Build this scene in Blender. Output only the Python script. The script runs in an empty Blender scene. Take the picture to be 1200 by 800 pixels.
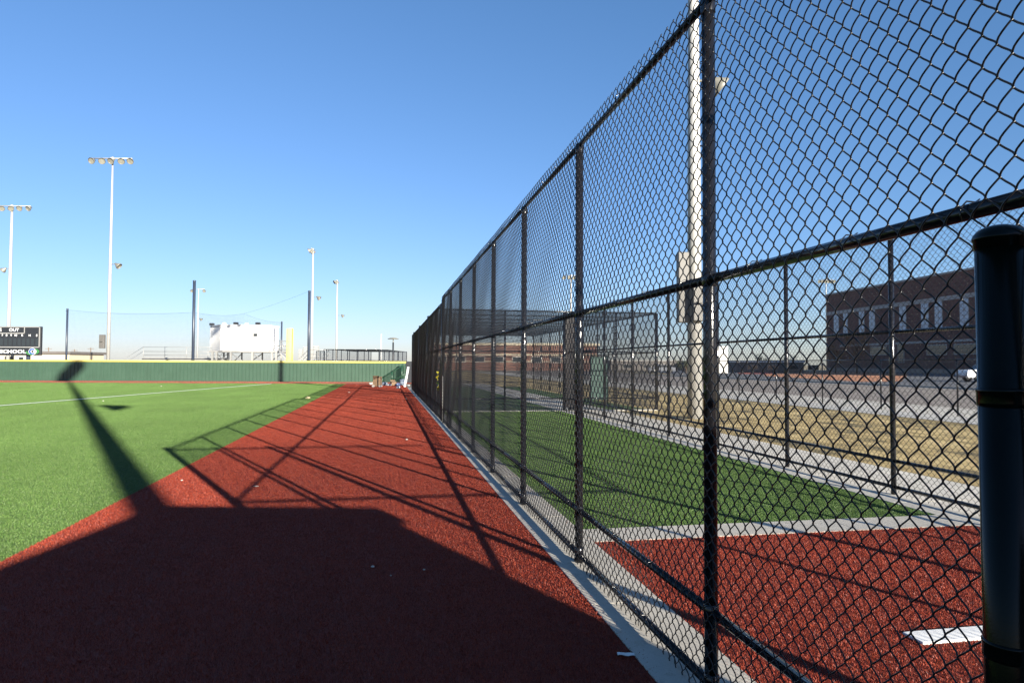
import bpy, math, random
import numpy as np
from mathutils import Vector, Matrix
random.seed(7)
R = math.radians
scene = bpy.context.scene
COL = scene.collection
PI = math.pi

# ------------------------------------------------------------------ camera model
H = 1.5                      # eye height
ALPHA = R(10.4); PITCH = R(1.86); ROLL = R(0.25); F = 800.0
Fw = Vector((math.sin(ALPHA)*math.cos(PITCH), math.cos(ALPHA)*math.cos(PITCH), math.sin(PITCH)))
R0 = Vector((math.cos(ALPHA), -math.sin(ALPHA), 0))
U0 = R0.cross(Fw)
Rt = R0*math.cos(ROLL) + U0*math.sin(ROLL)
Up = U0*math.cos(ROLL) - R0*math.sin(ROLL)
EYE = Vector((0, 0, H))
def ray(px, py):
    return Fw + Rt*((px-600)/F) + Up*((400-py)/F)
def at(px, py, depth):                       # world point seen at a pixel of the photo at a horizontal depth
    d = ray(px, py); k = depth/(d.x*math.sin(ALPHA)+d.y*math.cos(ALPHA))
    return EYE + d*k
def gnd(px, py, z=0.0):
    d = ray(px, py); return EYE + d*((z-H)/d.z)
def base(px, depth):                         # ground point under a pixel column at a depth
    p = at(px, 425, depth); return Vector((p.x, p.y, 0))

# ------------------------------------------------------------------ materials
M = {}
def new_mat(name):
    m = bpy.data.materials.new(name); m.use_nodes = True
    nt = m.node_tree; b = nt.nodes['Principled BSDF']; M[name] = m
    return m, nt, b
def tex_noise(nt, scale, detail=3, rough=0.6, stretch=None):
    tc = nt.nodes.new('ShaderNodeTexCoord')
    n = nt.nodes.new('ShaderNodeTexNoise'); n.inputs['Scale'].default_value = scale
    n.inputs['Detail'].default_value = detail; n.inputs['Roughness'].default_value = rough
    if stretch:
        mp = nt.nodes.new('ShaderNodeMapping'); mp.inputs['Scale'].default_value = stretch
        nt.links.new(tc.outputs['Object'], mp.inputs[0]); nt.links.new(mp.outputs[0], n.inputs['Vector'])
    else:
        nt.links.new(tc.outputs['Object'], n.inputs['Vector'])
    return n
def ramp(nt, src, stops):
    r = nt.nodes.new('ShaderNodeValToRGB')
    while len(r.color_ramp.elements) < len(stops): r.color_ramp.elements.new(0.5)
    for e, (p, c) in zip(r.color_ramp.elements, stops):
        e.position = p; e.color = (c[0], c[1], c[2], 1)
    nt.links.new(src, r.inputs[0]); return r
def mixc(nt, fac, a, b, mode='MIX'):
    m = nt.nodes.new('ShaderNodeMix'); m.data_type = 'RGBA'; m.blend_type = mode
    for s, v in ((m.inputs[0], fac), (m.inputs[6], a), (m.inputs[7], b)):
        if hasattr(v, 'links'): nt.links.new(v, s)
        elif isinstance(v, (int, float)): s.default_value = v
        else: s.default_value = (v[0], v[1], v[2], 1)
    return m.outputs[2]
def bump(nt, b, h, strength, dist):
    bp = nt.nodes.new('ShaderNodeBump'); bp.inputs['Strength'].default_value = strength
    bp.inputs['Distance'].default_value = dist
    nt.links.new(h, bp.inputs['Height']); nt.links.new(bp.outputs[0], b.inputs['Normal'])
def mul(c, k): return tuple(x*k for x in c)
def mat(name, col, rough=0.6, metal=0.0, var=0.12, scale=4.0, bumpk=0.0, bscale=60, spec=None, stretch=None):
    m, nt, b = new_mat(name)
    n = tex_noise(nt, scale, 4, 0.65, stretch)
    r = ramp(nt, n.outputs[0], [(0.25, mul(col, 1-var)), (0.75, mul(col, 1+var))])
    nt.links.new(r.outputs[0], b.inputs['Base Color'])
    b.inputs['Roughness'].default_value = rough; b.inputs['Metallic'].default_value = metal
    if spec is not None: b.inputs['Specular IOR Level'].default_value = spec
    if bumpk:
        n2 = tex_noise(nt, bscale, 4, 0.7); bump(nt, b, n2.outputs[0], bumpk, 0.01)
    return m
def turf(name, dark, mid, light, spec=0.25):
    m, nt, b = new_mat(name)
    fine = tex_noise(nt, 150, 3, 0.75)
    r = ramp(nt, fine.outputs[0], [(0.33, dark), (0.5, mid), (0.66, light)])
    med = tex_noise(nt, 9, 4, 0.7)
    rm = ramp(nt, med.outputs[0], [(0.3, (0.86,)*3), (0.7, (1.12,)*3)])
    big = tex_noise(nt, 0.55, 4, 0.6, (1, 0.35, 1))
    rb = ramp(nt, big.outputs[0], [(0.3, (0.88, 0.9, 0.88)), (0.7, (1.1, 1.08, 1.1))])
    strk = tex_noise(nt, 1.0, 2, 0.5, (2.4, 60.0, 1))
    rs = ramp(nt, strk.outputs[0], [(0.35, (0.93,)*3), (0.65, (1.06,)*3)])
    c = mixc(nt, 1.0, r.outputs[0], rm.outputs[0], 'MULTIPLY')
    c = mixc(nt, 1.0, c, rb.outputs[0], 'MULTIPLY')
    c = mixc(nt, 1.0, c, rs.outputs[0], 'MULTIPLY')
    nt.links.new(c, b.inputs['Base Color'])
    b.inputs['Roughness'].default_value = 0.75; b.inputs['Specular IOR Level'].default_value = spec
    bump(nt, b, fine.outputs[0], 1.0, 0.02)
    return m
turf('green_turf', (0.035, 0.075, 0.014), (0.065, 0.12, 0.025), (0.13, 0.19, 0.055))
turf('red_turf', (0.12, 0.014, 0.008), (0.22, 0.030, 0.016), (0.36, 0.078, 0.042))
turf('red_track', (0.36, 0.09, 0.05), (0.50, 0.13, 0.075), (0.62, 0.2, 0.12))

def concrete(name, col):
    m, nt, b = new_mat(name)
    n = tex_noise(nt, 1.6, 6, 0.7); r = ramp(nt, n.outputs[0], [(0.3, mul(col, 0.86)), (0.7, mul(col, 1.1))])
    f = tex_noise(nt, 120, 3, 0.7); rf = ramp(nt, f.outputs[0], [(0.3, (0.86,)*3), (0.7, (1.1,)*3)])
    st = tex_noise(nt, 7, 5, 0.75); rst = ramp(nt, st.outputs[0], [(0.36, (0.78, 0.76, 0.72)), (0.46, (1, 1, 1))])
    c = mixc(nt, 1.0, r.outputs[0], rf.outputs[0], 'MULTIPLY'); c = mixc(nt, 0.7, c, rst.outputs[0], 'MULTIPLY')
    nt.links.new(c, b.inputs['Base Color']); b.inputs['Roughness'].default_value = 0.85
    bump(nt, b, f.outputs[0], 0.35, 0.003); return m
concrete('concrete', (0.45, 0.415, 0.355))
concrete('pale_concrete', (0.48, 0.45, 0.395))
concrete('asphalt', (0.225, 0.19, 0.16))
concrete('lot_asphalt', (0.09, 0.092, 0.10))

def dry(name, a, b2, c2, sc=1.1):
    m, nt, b = new_mat(name)
    n = tex_noise(nt, sc, 8, 0.75, (1, 0.5, 1)); r = ramp(nt, n.outputs[0], [(0.40, a), (0.50, b2), (0.62, c2)])
    f = tex_noise(nt, 40, 4, 0.8); rf = ramp(nt, f.outputs[0], [(0.3, (0.7,)*3), (0.7, (1.2,)*3)])
    c = mixc(nt, 1.0, r.outputs[0], rf.outputs[0], 'MULTIPLY'); nt.links.new(c, b.inputs['Base Color'])
    b.inputs['Roughness'].default_value = 0.95; bump(nt, b, f.outputs[0], 1.0, 0.03); return m
dry('dry_grass', (0.09, 0.072, 0.03), (0.36, 0.26, 0.10), (0.56, 0.43, 0.20))
dry('orange_dirt', (0.34, 0.13, 0.06), (0.42, 0.18, 0.085), (0.5, 0.24, 0.12), 0.5)
dry('far_ground', (0.16, 0.13, 0.08), (0.24, 0.19, 0.11), (0.30, 0.25, 0.16), 0.05)

mat('black_vinyl', (0.0065, 0.0065, 0.008), 0.17, 0, 0.4, 6, 0.03, 90, 0.5)
mat('black_wire', (0.009, 0.009, 0.011), 0.36, 0, 0.3, 12, 0, 0, 0.4)
mat('black_gloss', (0.0022, 0.0036, 0.0026), 0.15, 0, 0.6, 9, 0.04, 160, 0.15)
mat('galvanized', (0.36, 0.355, 0.34), 0.55, 0.3, 0.10, 2.5, 0.05, 30, 0.5, (1, 1, 0.2))
mat('grey_box', (0.10, 0.095, 0.088), 0.55, 0.0, 0.1, 3)
mat('lamp_shell', (0.17, 0.165, 0.14), 0.45, 0.2, 0.15, 5)
mat('lamp_glass', (0.20, 0.20, 0.17), 0.15, 0.1, 0.2, 5)
mat('aluminium', (0.34, 0.335, 0.32), 0.45, 0.4, 0.12, 3)
mat('white_panel', (0.80, 0.79, 0.77), 0.5, 0, 0.03, 2)
mat('yellow', (0.38, 0.34, 0.07), 0.5, 0, 0.06, 2)
mat('yellow_pale', (0.50, 0.46, 0.17), 0.55, 0, 0.08, 2)
mat('navy_steel', (0.025, 0.034, 0.055), 0.4, 0, 0.15, 2)
mat('board_black', (0.012, 0.014, 0.018), 0.5, 0, 0.15, 2)
mat('white_paint', (0.62, 0.62, 0.61), 0.5, 0, 0.05, 8)
mat('cream_wall', (0.40, 0.35, 0.26), 0.8, 0, 0.07, 0.6)
mat('dark_roof', (0.10, 0.09, 0.085), 0.7, 0, 0.15, 1)
mat('glass_dark', (0.02, 0.025, 0.03), 0.12, 0, 0.1, 1)
mat('window_pale', (0.42, 0.46, 0.52), 0.25, 0, 0.15, 0.8)
mat('stone_trim', (0.36, 0.33, 0.30), 0.8, 0, 0.1, 1)
mat('green_steel', (0.012, 0.045, 0.026), 0.4, 0, 0.2, 4)
mat('green_pad', (0.009, 0.050, 0.038), 0.55, 0, 0.15, 2, 0.3, 8)
mat('cardboard', (0.20, 0.125, 0.07), 0.8, 0, 0.12, 9)
mat('cardboard_dark', (0.12, 0.075, 0.045), 0.85, 0, 0.15, 9)
mat('white_plastic', (0.42, 0.42, 0.42), 0.5, 0, 0.1, 20, 0.5, 25)
mat('blue_plastic', (0.05, 0.08, 0.17), 0.35, 0, 0.25, 10, 0.5, 20)
mat('clear_bag', (0.20, 0.23, 0.28), 0.25, 0, 0.2, 10, 0.6, 20)
mat('paper', (0.42, 0.40, 0.36), 0.75, 0, 0.12, 30, 0.6, 60)
mat('tan_paper', (0.32, 0.27, 0.15), 0.7, 0, 0.15, 30, 0.6, 40)
mat('line_paint', (0.85, 0.87, 0.80), 0.8, 0, 0.12, 60, 0.5, 150)
mat('rubber_white', (0.74, 0.73, 0.70), 0.6, 0, 0.06, 12)
mat('yellow_tape', (0.32, 0.28, 0.02), 0.4, 0, 0.1, 9)
mat('car_white', (0.75, 0.75, 0.76), 0.25, 0, 0.02, 1)
mat('car_grey', (0.12, 0.13, 0.15), 0.25, 0.3, 0.05, 1)
mat('tyre', (0.02, 0.02, 0.02), 0.8, 0, 0.2, 8)
mat('net_cord', (0.020, 0.028, 0.04), 0.6, 0, 0.2, 4)
mat('bark', (0.12, 0.085, 0.06), 0.9, 0, 0.3, 6, 0.6, 20)
mat('leaf_rust', (0.20, 0.11, 0.05), 0.8, 0, 0.45, 1.2)
mat('leaf_dark', (0.055, 0.065, 0.035), 0.8, 0, 0.45, 1.2)
mat('shop_red', (0.36, 0.11, 0.06), 0.8, 0, 0.15, 1)
mat('emblem_blue', (0.015, 0.06, 0.22), 0.5, 0, 0.05, 2)
mat('emblem_green', (0.03, 0.14, 0.04), 0.5, 0, 0.05, 2)
mat('block_wall', (0.34, 0.31, 0.27), 0.85, 0, 0.12, 2, 0.3, 20)
mat('rust_stone', (0.28, 0.22, 0.18), 0.8, 0, 0.15, 1)

def brick(name, c1, c2, mortar, scale):
    m, nt, b = new_mat(name)
    tc = nt.nodes.new('ShaderNodeTexCoord'); mp = nt.nodes.new('ShaderNodeMapping')
    mp.inputs['Rotation'].default_value = (R(90), 0, 0)
    nt.links.new(tc.outputs['Object'], mp.inputs[0])
    br = nt.nodes.new('ShaderNodeTexBrick'); br.inputs['Scale'].default_value = scale
    br.inputs['Color1'].default_value = (*c1, 1); br.inputs['Color2'].default_value = (*c2, 1); br.inputs['Mortar'].default_value = (*mortar, 1)
    br.inputs['Mortar Size'].default_value = 0.012
    nt.links.new(mp.outputs[0], br.inputs['Vector'])
    n = tex_noise(nt, 0.5, 5, 0.7); rn = ramp(nt, n.outputs[0], [(0.3, (0.8,)*3), (0.7, (1.15,)*3)])
    c = mixc(nt, 1.0, br.outputs[0], rn.outputs[0], 'MULTIPLY'); nt.links.new(c, b.inputs['Base Color'])
    b.inputs['Roughness'].default_value = 0.9; return m
brick('brick_dark', (0.17, 0.075, 0.055), (0.12, 0.055, 0.042), (0.20, 0.17, 0.15), 1.2)
brick('brick_red', (0.15, 0.065, 0.045), (0.12, 0.052, 0.037), (0.16, 0.13, 0.11), 1.2)

# outfield wall: green ribbed steel
def wall_mat():
    m, nt, b = new_mat('green_wall')
    n = tex_noise(nt, 0.7, 5, 0.7); r = ramp(nt, n.outputs[0], [(0.3, (0.021, 0.053, 0.033)), (0.7, (0.029, 0.066, 0.043))])
    s = tex_noise(nt, 1.0, 4, 0.7, (8, 8, 0.6)); rs = ramp(nt, s.outputs[0], [(0.3, (0.88,)*3), (0.7, (1.1,)*3)])
    c = mixc(nt, 1.0, r.outputs[0], rs.outputs[0], 'MULTIPLY'); nt.links.new(c, b.inputs['Base Color'])
    b.inputs['Roughness'].default_value = 0.55
wall_mat()

# ------------------------------------------------------------------ mesh builder
class MB:
    def __init__(s): s.v = []; s.f = []; s.sm = []
    def add(s, vs, fs, smooth=False):
        o = len(s.v); s.v += [tuple(v) for v in vs]
        s.f += [tuple(i+o for i in f) for f in fs]; s.sm += [smooth]*len(fs); return s
    def box(s, c, size, rz=0, M4=None, bev=0):
        x, y, z = (k/2 for k in size); c = Vector(c); rot = Matrix.Rotation(rz, 3, 'Z')
        if M4 is not None: rot = M4
        if bev:
            b_ = min(bev, x*.45, y*.45, z*.45)
            vs = []; prof = [(-x+b_, -y), (x-b_, -y), (x, -y+b_), (x, y-b_), (x-b_, y), (-x+b_, y), (-x, y-b_), (-x, -y+b_)]
            def ring(sc, zz): return [c + rot @ Vector((p[0]-math.copysign(sc, p[0]), p[1]-math.copysign(sc, p[1]), zz)) for p in prof]
            for sc, zz in ((b_, -z), (0, -z+b_), (0, z-b_), (b_, z)): vs += ring(sc, zz)
            fs = [tuple(range(7, -1, -1)), tuple(range(24, 32))]
            for r_ in range(3):
                for i in range(8):
                    j = (i+1) % 8; fs.append((r_*8+i, r_*8+j, r_*8+8+j, r_*8+8+i))
            return s.add(vs, fs)
        vs = [c + rot @ Vector((a*x, b_*y, d*z)) for d in (-1, 1) for a, b_ in ((-1, -1), (1, -1), (1, 1), (-1, 1))]
        return s.add(vs, [(3, 2, 1, 0), (4, 5, 6, 7), (0, 1, 5, 4), (1, 2, 6, 5), (2, 3, 7, 6), (3, 0, 4, 7)])
    def tube(s, pts, r, n=12, caps=True, smooth=True):
        pts = [Vector(p) for p in pts]; rs = r if isinstance(r, (list, tuple)) else [r]*len(pts)
        vs = []; prev = None
        for i, p in enumerate(pts):
            t = (pts[min(i+1, len(pts)-1)] - pts[max(i-1, 0)]).normalized()
            if prev is None:
                a = Vector((0, 0, 1)) if abs(t.z) < 0.9 else Vector((1, 0, 0)); u = t.cross(a).normalized()
            else: u = (prev - t*prev.dot(t)).normalized()
            prev = u; w = t.cross(u)
            vs += [p + (u*math.cos(2*PI*k/n) + w*math.sin(2*PI*k/n))*rs[i] for k in range(n)]
        fs = []
        for i in range(len(pts)-1):
            for k in range(n):
                j = (k+1) % n; fs.append((i*n+k, i*n+j, (i+1)*n+j, (i+1)*n+k))
        s.add(vs, fs, smooth)
        if caps:
            o = len(s.v) - len(vs); m_ = (len(pts)-1)*n
            s.f += [tuple(o+k for k in range(n-1, -1, -1)), tuple(o+m_+k for k in range(n))]; s.sm += [False, False]
        return s
    def lathe(s, c, prof, n=20, axis=Vector((0, 0, 1))):
        axis = Vector(axis).normalized(); a = Vector((1, 0, 0)) if abs(axis.x) < 0.9 else Vector((0, 1, 0))
        u = axis.cross(a).normalized(); w = axis.cross(u); c = Vector(c); vs = []
        for r_, h_ in prof:
            vs += [c + axis*h_ + (u*math.cos(2*PI*k/n)+w*math.sin(2*PI*k/n))*max(r_, 1e-4) for k in range(n)]
        fs = [(i*n+k, i*n+(k+1) % n, (i+1)*n+(k+1) % n, (i+1)*n+k) for i in range(len(prof)-1) for k in range(n)]
        return s.add(vs, fs, True)
    def prism(s, poly, z0, z1, xf=None):
        n = len(poly); xf = xf or (lambda p: p)
        vs = [xf(Vector((p[0], p[1], z0))) for p in poly] + [xf(Vector((p[0], p[1], z1))) for p in poly]
        fs = [tuple(range(n-1, -1, -1)), tuple(range(n, 2*n))] + [(i, (i+1) % n, n+(i+1) % n, n+i) for i in range(n)]
        return s.add(vs, fs)
    def build(s, name, m, parent=None, origin=None):
        me = bpy.data.meshes.new(name)
        o3 = Vector(origin) if origin is not None else Vector((0, 0, 0))
        me.from_pydata([tuple(Vector(v)-o3) for v in s.v], [], s.f)
        me.polygons.foreach_set('use_smooth', s.sm); me.materials.append(M[m]); me.update()
        o = bpy.data.objects.new(name, me); COL.objects.link(o); o.location = o3
        if parent: o.parent = parent
        return o
def tag(o, label=None, cat=None, group=None, kind=None):
    if label: o['label'] = label
    if cat: o['category'] = cat
    if group: o['group'] = group
    if kind: o['kind'] = kind
    return o
def empty(name, loc, label, cat, group=None, rz=0):
    o = bpy.data.objects.new(name, None); COL.objects.link(o); o.empty_display_size = 0.3
    o.location = loc; o.rotation_euler.z = rz; return tag(o, label, cat, group)
def children(o): return [c for c in bpy.data.objects if c.parent == o]
def copy_tree(o, parent=None):
    c = o.copy(); COL.objects.link(c); c.parent = parent
    for ch in children(o): copy_tree(ch, c)
    return c
def sheet(name, poly, z, m, kind='structure'):
    n = len(poly); mb = MB(); mb.add([(p[0], p[1], z) for p in poly], [tuple(range(n))])
    o = mb.build(name, m); return tag(o, kind=kind)
def rect(x0, x1, y0, y1): return [(x0, y0), (x1, y0), (x1, y1), (x0, y1)]

# ------------------------------------------------------------------ ground
def wl(px, depth): p = base(px, depth); return (p.x, p.y)
WD = 54.4                                     # depth of the outfield wall
sheet('ground', rect(-1500, 1500, -400, 3000), -0.02, 'far_ground')
wL, wR = base(-420, WD), base(500, WD)
gL, gR = base(-420, WD-4.6), base(470, WD-4.6)
sheet('outfield_grass', [(-2.84, -30), (-2.84, gR.y), (gL.x, gL.y), (-60, -30)], -0.010, 'green_turf')
sheet('warning_track', [(-2.84, gR.y), (2.0, gR.y-.3), (wR.x, wR.y), (wL.x, wL.y), (gL.x, gL.y)], -0.006, 'red_track')
sheet('red_turf_path', rect(-2.84, 1.275, -30, gR.y-.2), -0.006, 'red_turf')
fl = [(-13.9, 17.0), (-7.75, 53.4)]
dv = Vector((fl[1][0]-fl[0][0], fl[1][1]-fl[0][1])).normalized(); nx = Vector((dv.y, -dv.x))*0.06
a_, b_ = gnd(-60, 480), gnd(318, 449.5)
dv = Vector((b_.x-a_.x, b_.y-a_.y)).normalized(); nx = Vector((dv.y, -dv.x))*0.085
sheet('foul_line', [(a_.x-nx.x, a_.y-nx.y), (a_.x+nx.x, a_.y+nx.y), (b_.x+nx.x, b_.y+nx.y), (b_.x-nx.x, b_.y-nx.y)], 0.006, 'line_paint')

# short synthetic fibres: one tile of blades per pile colour, repeated over the turf
def fibre_mat(name, c1, c2, c3, spec=0.3):
    m, nt, b = new_mat(name)
    ge = nt.nodes.new('ShaderNodeNewGeometry')
    r = ramp(nt, ge.outputs['Random Per Island'], [(0.0, c1), (0.55, c2), (1.0, c3)])
    def wn(scale, st, lo, hi):
        mp = nt.nodes.new('ShaderNodeMapping'); mp.inputs['Scale'].default_value = st
        n = nt.nodes.new('ShaderNodeTexNoise'); n.inputs['Scale'].default_value = scale; n.inputs['Detail'].default_value = 4; n.inputs['Roughness'].default_value = .65
        nt.links.new(ge.outputs['Position'], mp.inputs[0]); nt.links.new(mp.outputs[0], n.inputs['Vector'])
        return ramp(nt, n.outputs[0], [(0.3, (lo,)*3), (0.7, (hi,)*3)]).outputs[0]
    c = mixc(nt, 1.0, r.outputs[0], wn(0.6, (1, .4, 1), .80, 1.13), 'MULTIPLY')
    c = mixc(nt, 1.0, c, wn(7, (1, 1, 1), .84, 1.13), 'MULTIPLY')
    c = mixc(nt, 1.0, c, wn(1.0, (.9, 14.0, 1), .93, 1.06), 'MULTIPLY')      # brushed nap across the roll
    nt.links.new(c, b.inputs['Base Color']); b.inputs['Roughness'].default_value = .5; b.inputs['Specular IOR Level'].default_value = spec
fibre_mat('green_fibre', (0.032, 0.074, 0.014), (0.066, 0.130, 0.026), (0.138, 0.200, 0.062))
fibre_mat('red_fibre', (0.110, 0.012, 0.006), (0.218, 0.027, 0.0125), (0.37, 0.074, 0.036))
def fibres(name, x0, x1, y0, y1, z, m, tile=.82, inside=None, seed=1, hgt=.011):
    nx_ = max(1, round((x1-x0)/tile)); ny_ = max(1, round((y1-y0)/tile)); tx, ty = (x1-x0)/nx_, (y1-y0)/ny_
    rg = np.random.default_rng(seed); n = int(15000*tx*ty)
    c = np.stack([rg.uniform(-tx/2, tx/2, n), rg.uniform(-ty/2, ty/2, n)], 1)
    an = rg.uniform(0, 2*PI, n); la = rg.uniform(0, 2*PI, n); lean = rg.uniform(.1, 1.0, n)*hgt*.9; hh = rg.uniform(.6, 1.15, n)*hgt; wv_ = rg.uniform(.0009, .0016, n)
    V = np.zeros((n, 4, 3)); dx, dy = np.cos(an)*wv_, np.sin(an)*wv_; lx, ly = np.cos(la)*lean, np.sin(la)*lean
    V[:, 0] = np.stack([c[:, 0]-dx, c[:, 1]-dy, 0*an], 1); V[:, 1] = np.stack([c[:, 0]+dx, c[:, 1]+dy, 0*an], 1)
    V[:, 2] = np.stack([c[:, 0]+dx*.6+lx, c[:, 1]+dy*.6+ly, hh], 1); V[:, 3] = np.stack([c[:, 0]-dx*.6+lx, c[:, 1]-dy*.6+ly, hh], 1)
    me = bpy.data.meshes.new(name+'_tile'); me.vertices.add(n*4); me.vertices.foreach_set('co', V.astype(np.float32).ravel())
    me.loops.add(n*4); me.loops.foreach_set('vertex_index', np.arange(n*4, dtype=np.int32))
    me.polygons.add(n); me.polygons.foreach_set('loop_start', np.arange(n, dtype=np.int32)*4); me.polygons.foreach_set('loop_total', np.full(n, 4, dtype=np.int32))
    me.materials.append(M[m]); me.update(calc_edges=True)
    src = bpy.data.objects.new(name+'_tile', me)
    pts = [(x0+(i+.5)*tx, y0+(j+.5)*ty, z) for i in range(nx_) for j in range(ny_)]
    if inside: pts = [p for p in pts if inside(p)]
    pm = bpy.data.meshes.new(name); pm.from_pydata(pts, [], []); o = bpy.data.objects.new(name, pm); COL.objects.link(o)
    ng = bpy.data.node_groups.new(name, 'GeometryNodeTree'); ng.interface.new_socket('Geometry', in_out='INPUT', socket_type='NodeSocketGeometry'); ng.interface.new_socket('Geometry', in_out='OUTPUT', socket_type='NodeSocketGeometry')
    gi, go = ng.nodes.new('NodeGroupInput'), ng.nodes.new('NodeGroupOutput')
    oi = ng.nodes.new('GeometryNodeObjectInfo'); oi.inputs['Object'].default_value = src; oi.inputs['As Instance'].default_value = True
    ip = ng.nodes.new('GeometryNodeInstanceOnPoints'); rv = ng.nodes.new('FunctionNodeRandomValue'); rv.data_type = 'INT'; rv.inputs[4].default_value = 0; rv.inputs[5].default_value = 1
    mu = ng.nodes.new('ShaderNodeMath'); mu.operation = 'MULTIPLY'; mu.inputs[1].default_value = PI
    cx_ = ng.nodes.new('ShaderNodeCombineXYZ')
    ng.links.new(rv.outputs[2], mu.inputs[0]); ng.links.new(mu.outputs[0], cx_.inputs[2])
    ng.links.new(gi.outputs[0], ip.inputs['Points']); ng.links.new(oi.outputs['Geometry'], ip.inputs['Instance']); ng.links.new(cx_.outputs[0], ip.inputs['Rotation'])
    ng.links.new(ip.outputs[0], go.inputs[0])
    md = o.modifiers.new('tiles', 'NODES'); md.node_group = ng
    return tag(o, kind='stuff')
fibres('red_turf_fibres', -2.84, 1.275, .6, 49.5, -0.006, 'red_fibre', .82, seed=3)
fibres('green_turf_fibres', -38, -2.84, 2.0, 56, -0.010, 'green_fibre', .9, seed=4,
       inside=lambda p: p[0]*math.sin(ALPHA)+p[1]*math.cos(ALPHA) < WD-5.0 and p[0] > -.72*p[1]-4)
fibres('bullpen_red_fibres', 1.735, 5.46, .8, 5.605, -0.006, 'red_fibre', .92, seed=5)
fibres('bullpen_green_fibres', 1.735, 5.46, 6.035, 21.2, -0.006, 'green_fibre', .92, seed=6)

# concrete mow strip with joints, under the near fence
def slabs(name, x0, x1, ys, z=0.004, gap=0.006, m='concrete'):
    mb = MB()
    for y0, y1 in zip(ys[:-1], ys[1:]):
        mb.box(((x0+x1)/2, (y0+y1)/2, z-0.052), (x1-x0, y1-y0-gap, 0.1), bev=0.001)
    return tag(mb.build(name, m), kind='structure')
slabs('kerb_strip', 1.275, 1.735, [-8+2.43*i for i in range(22)])
slabs('bullpen_kerb', 5.46, 7.22, [-8+1.83*i for i in range(33)], 0.004, 0.006, 'pale_concrete')
mb = MB()
for x0, x1 in ((1.738, 3.0), (3.0, 4.24), (4.24, 5.457)):
    mb.box(((x0+x1)/2, 5.82, -0.049), (x1-x0-0.006, 0.43, 0.1), bev=0.001)
tag(mb.build('bullpen_divider_strip', 'concrete'), kind='structure')
sheet('bullpen_red_turf', rect(1.735, 5.46, -8, 5.605), -0.006, 'red_turf')
sheet('bullpen_green_turf', rect(1.735, 5.46, 6.035, 21.2), -0.006, 'green_turf')
mb = MB(); mb.box((5.3, 21.45, -0.045), (7.0, 0.42, 0.1), bev=0.004)
tag(mb.build('cage_kerb', 'pale_concrete'), kind='structure')
sheet('cage_turf', rect(1.765, 8.6, 21.66, 44), -0.002, 'green_turf')
sheet('dry_verge', [(7.22, -30), (14.9, -30), (14.9, 120), (7.22, 120)], -0.014, 'dry_grass')
mb = MB()
for i in range(60):
    mb.box((17.4, -30+2.5*i+1.25, -0.05), (5.0, 2.49, 0.1), bev=0.004)
tag(mb.build('sidewalk', 'pale_concrete'), kind='structure')
sheet('road', rect(19.9, 36, -60, 260), -0.006, 'asphalt')
mb = MB(); mb.box((36.15, 100, 0.02), (0.3, 320, 0.2)); tag(mb.build('road_kerb', 'pale_concrete'), kind='structure')
sheet('dirt_lot', [wl(896, 92), wl(1010, 62), wl(1056, 64), wl(1064, 112), wl(1010, 150), wl(892, 185)], -0.004, 'orange_dirt')
sheet('parking_lot', [(40, 10), (130, 10), (130, 150), (60, 150), (40, 90)], -0.009, 'lot_asphalt')

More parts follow.
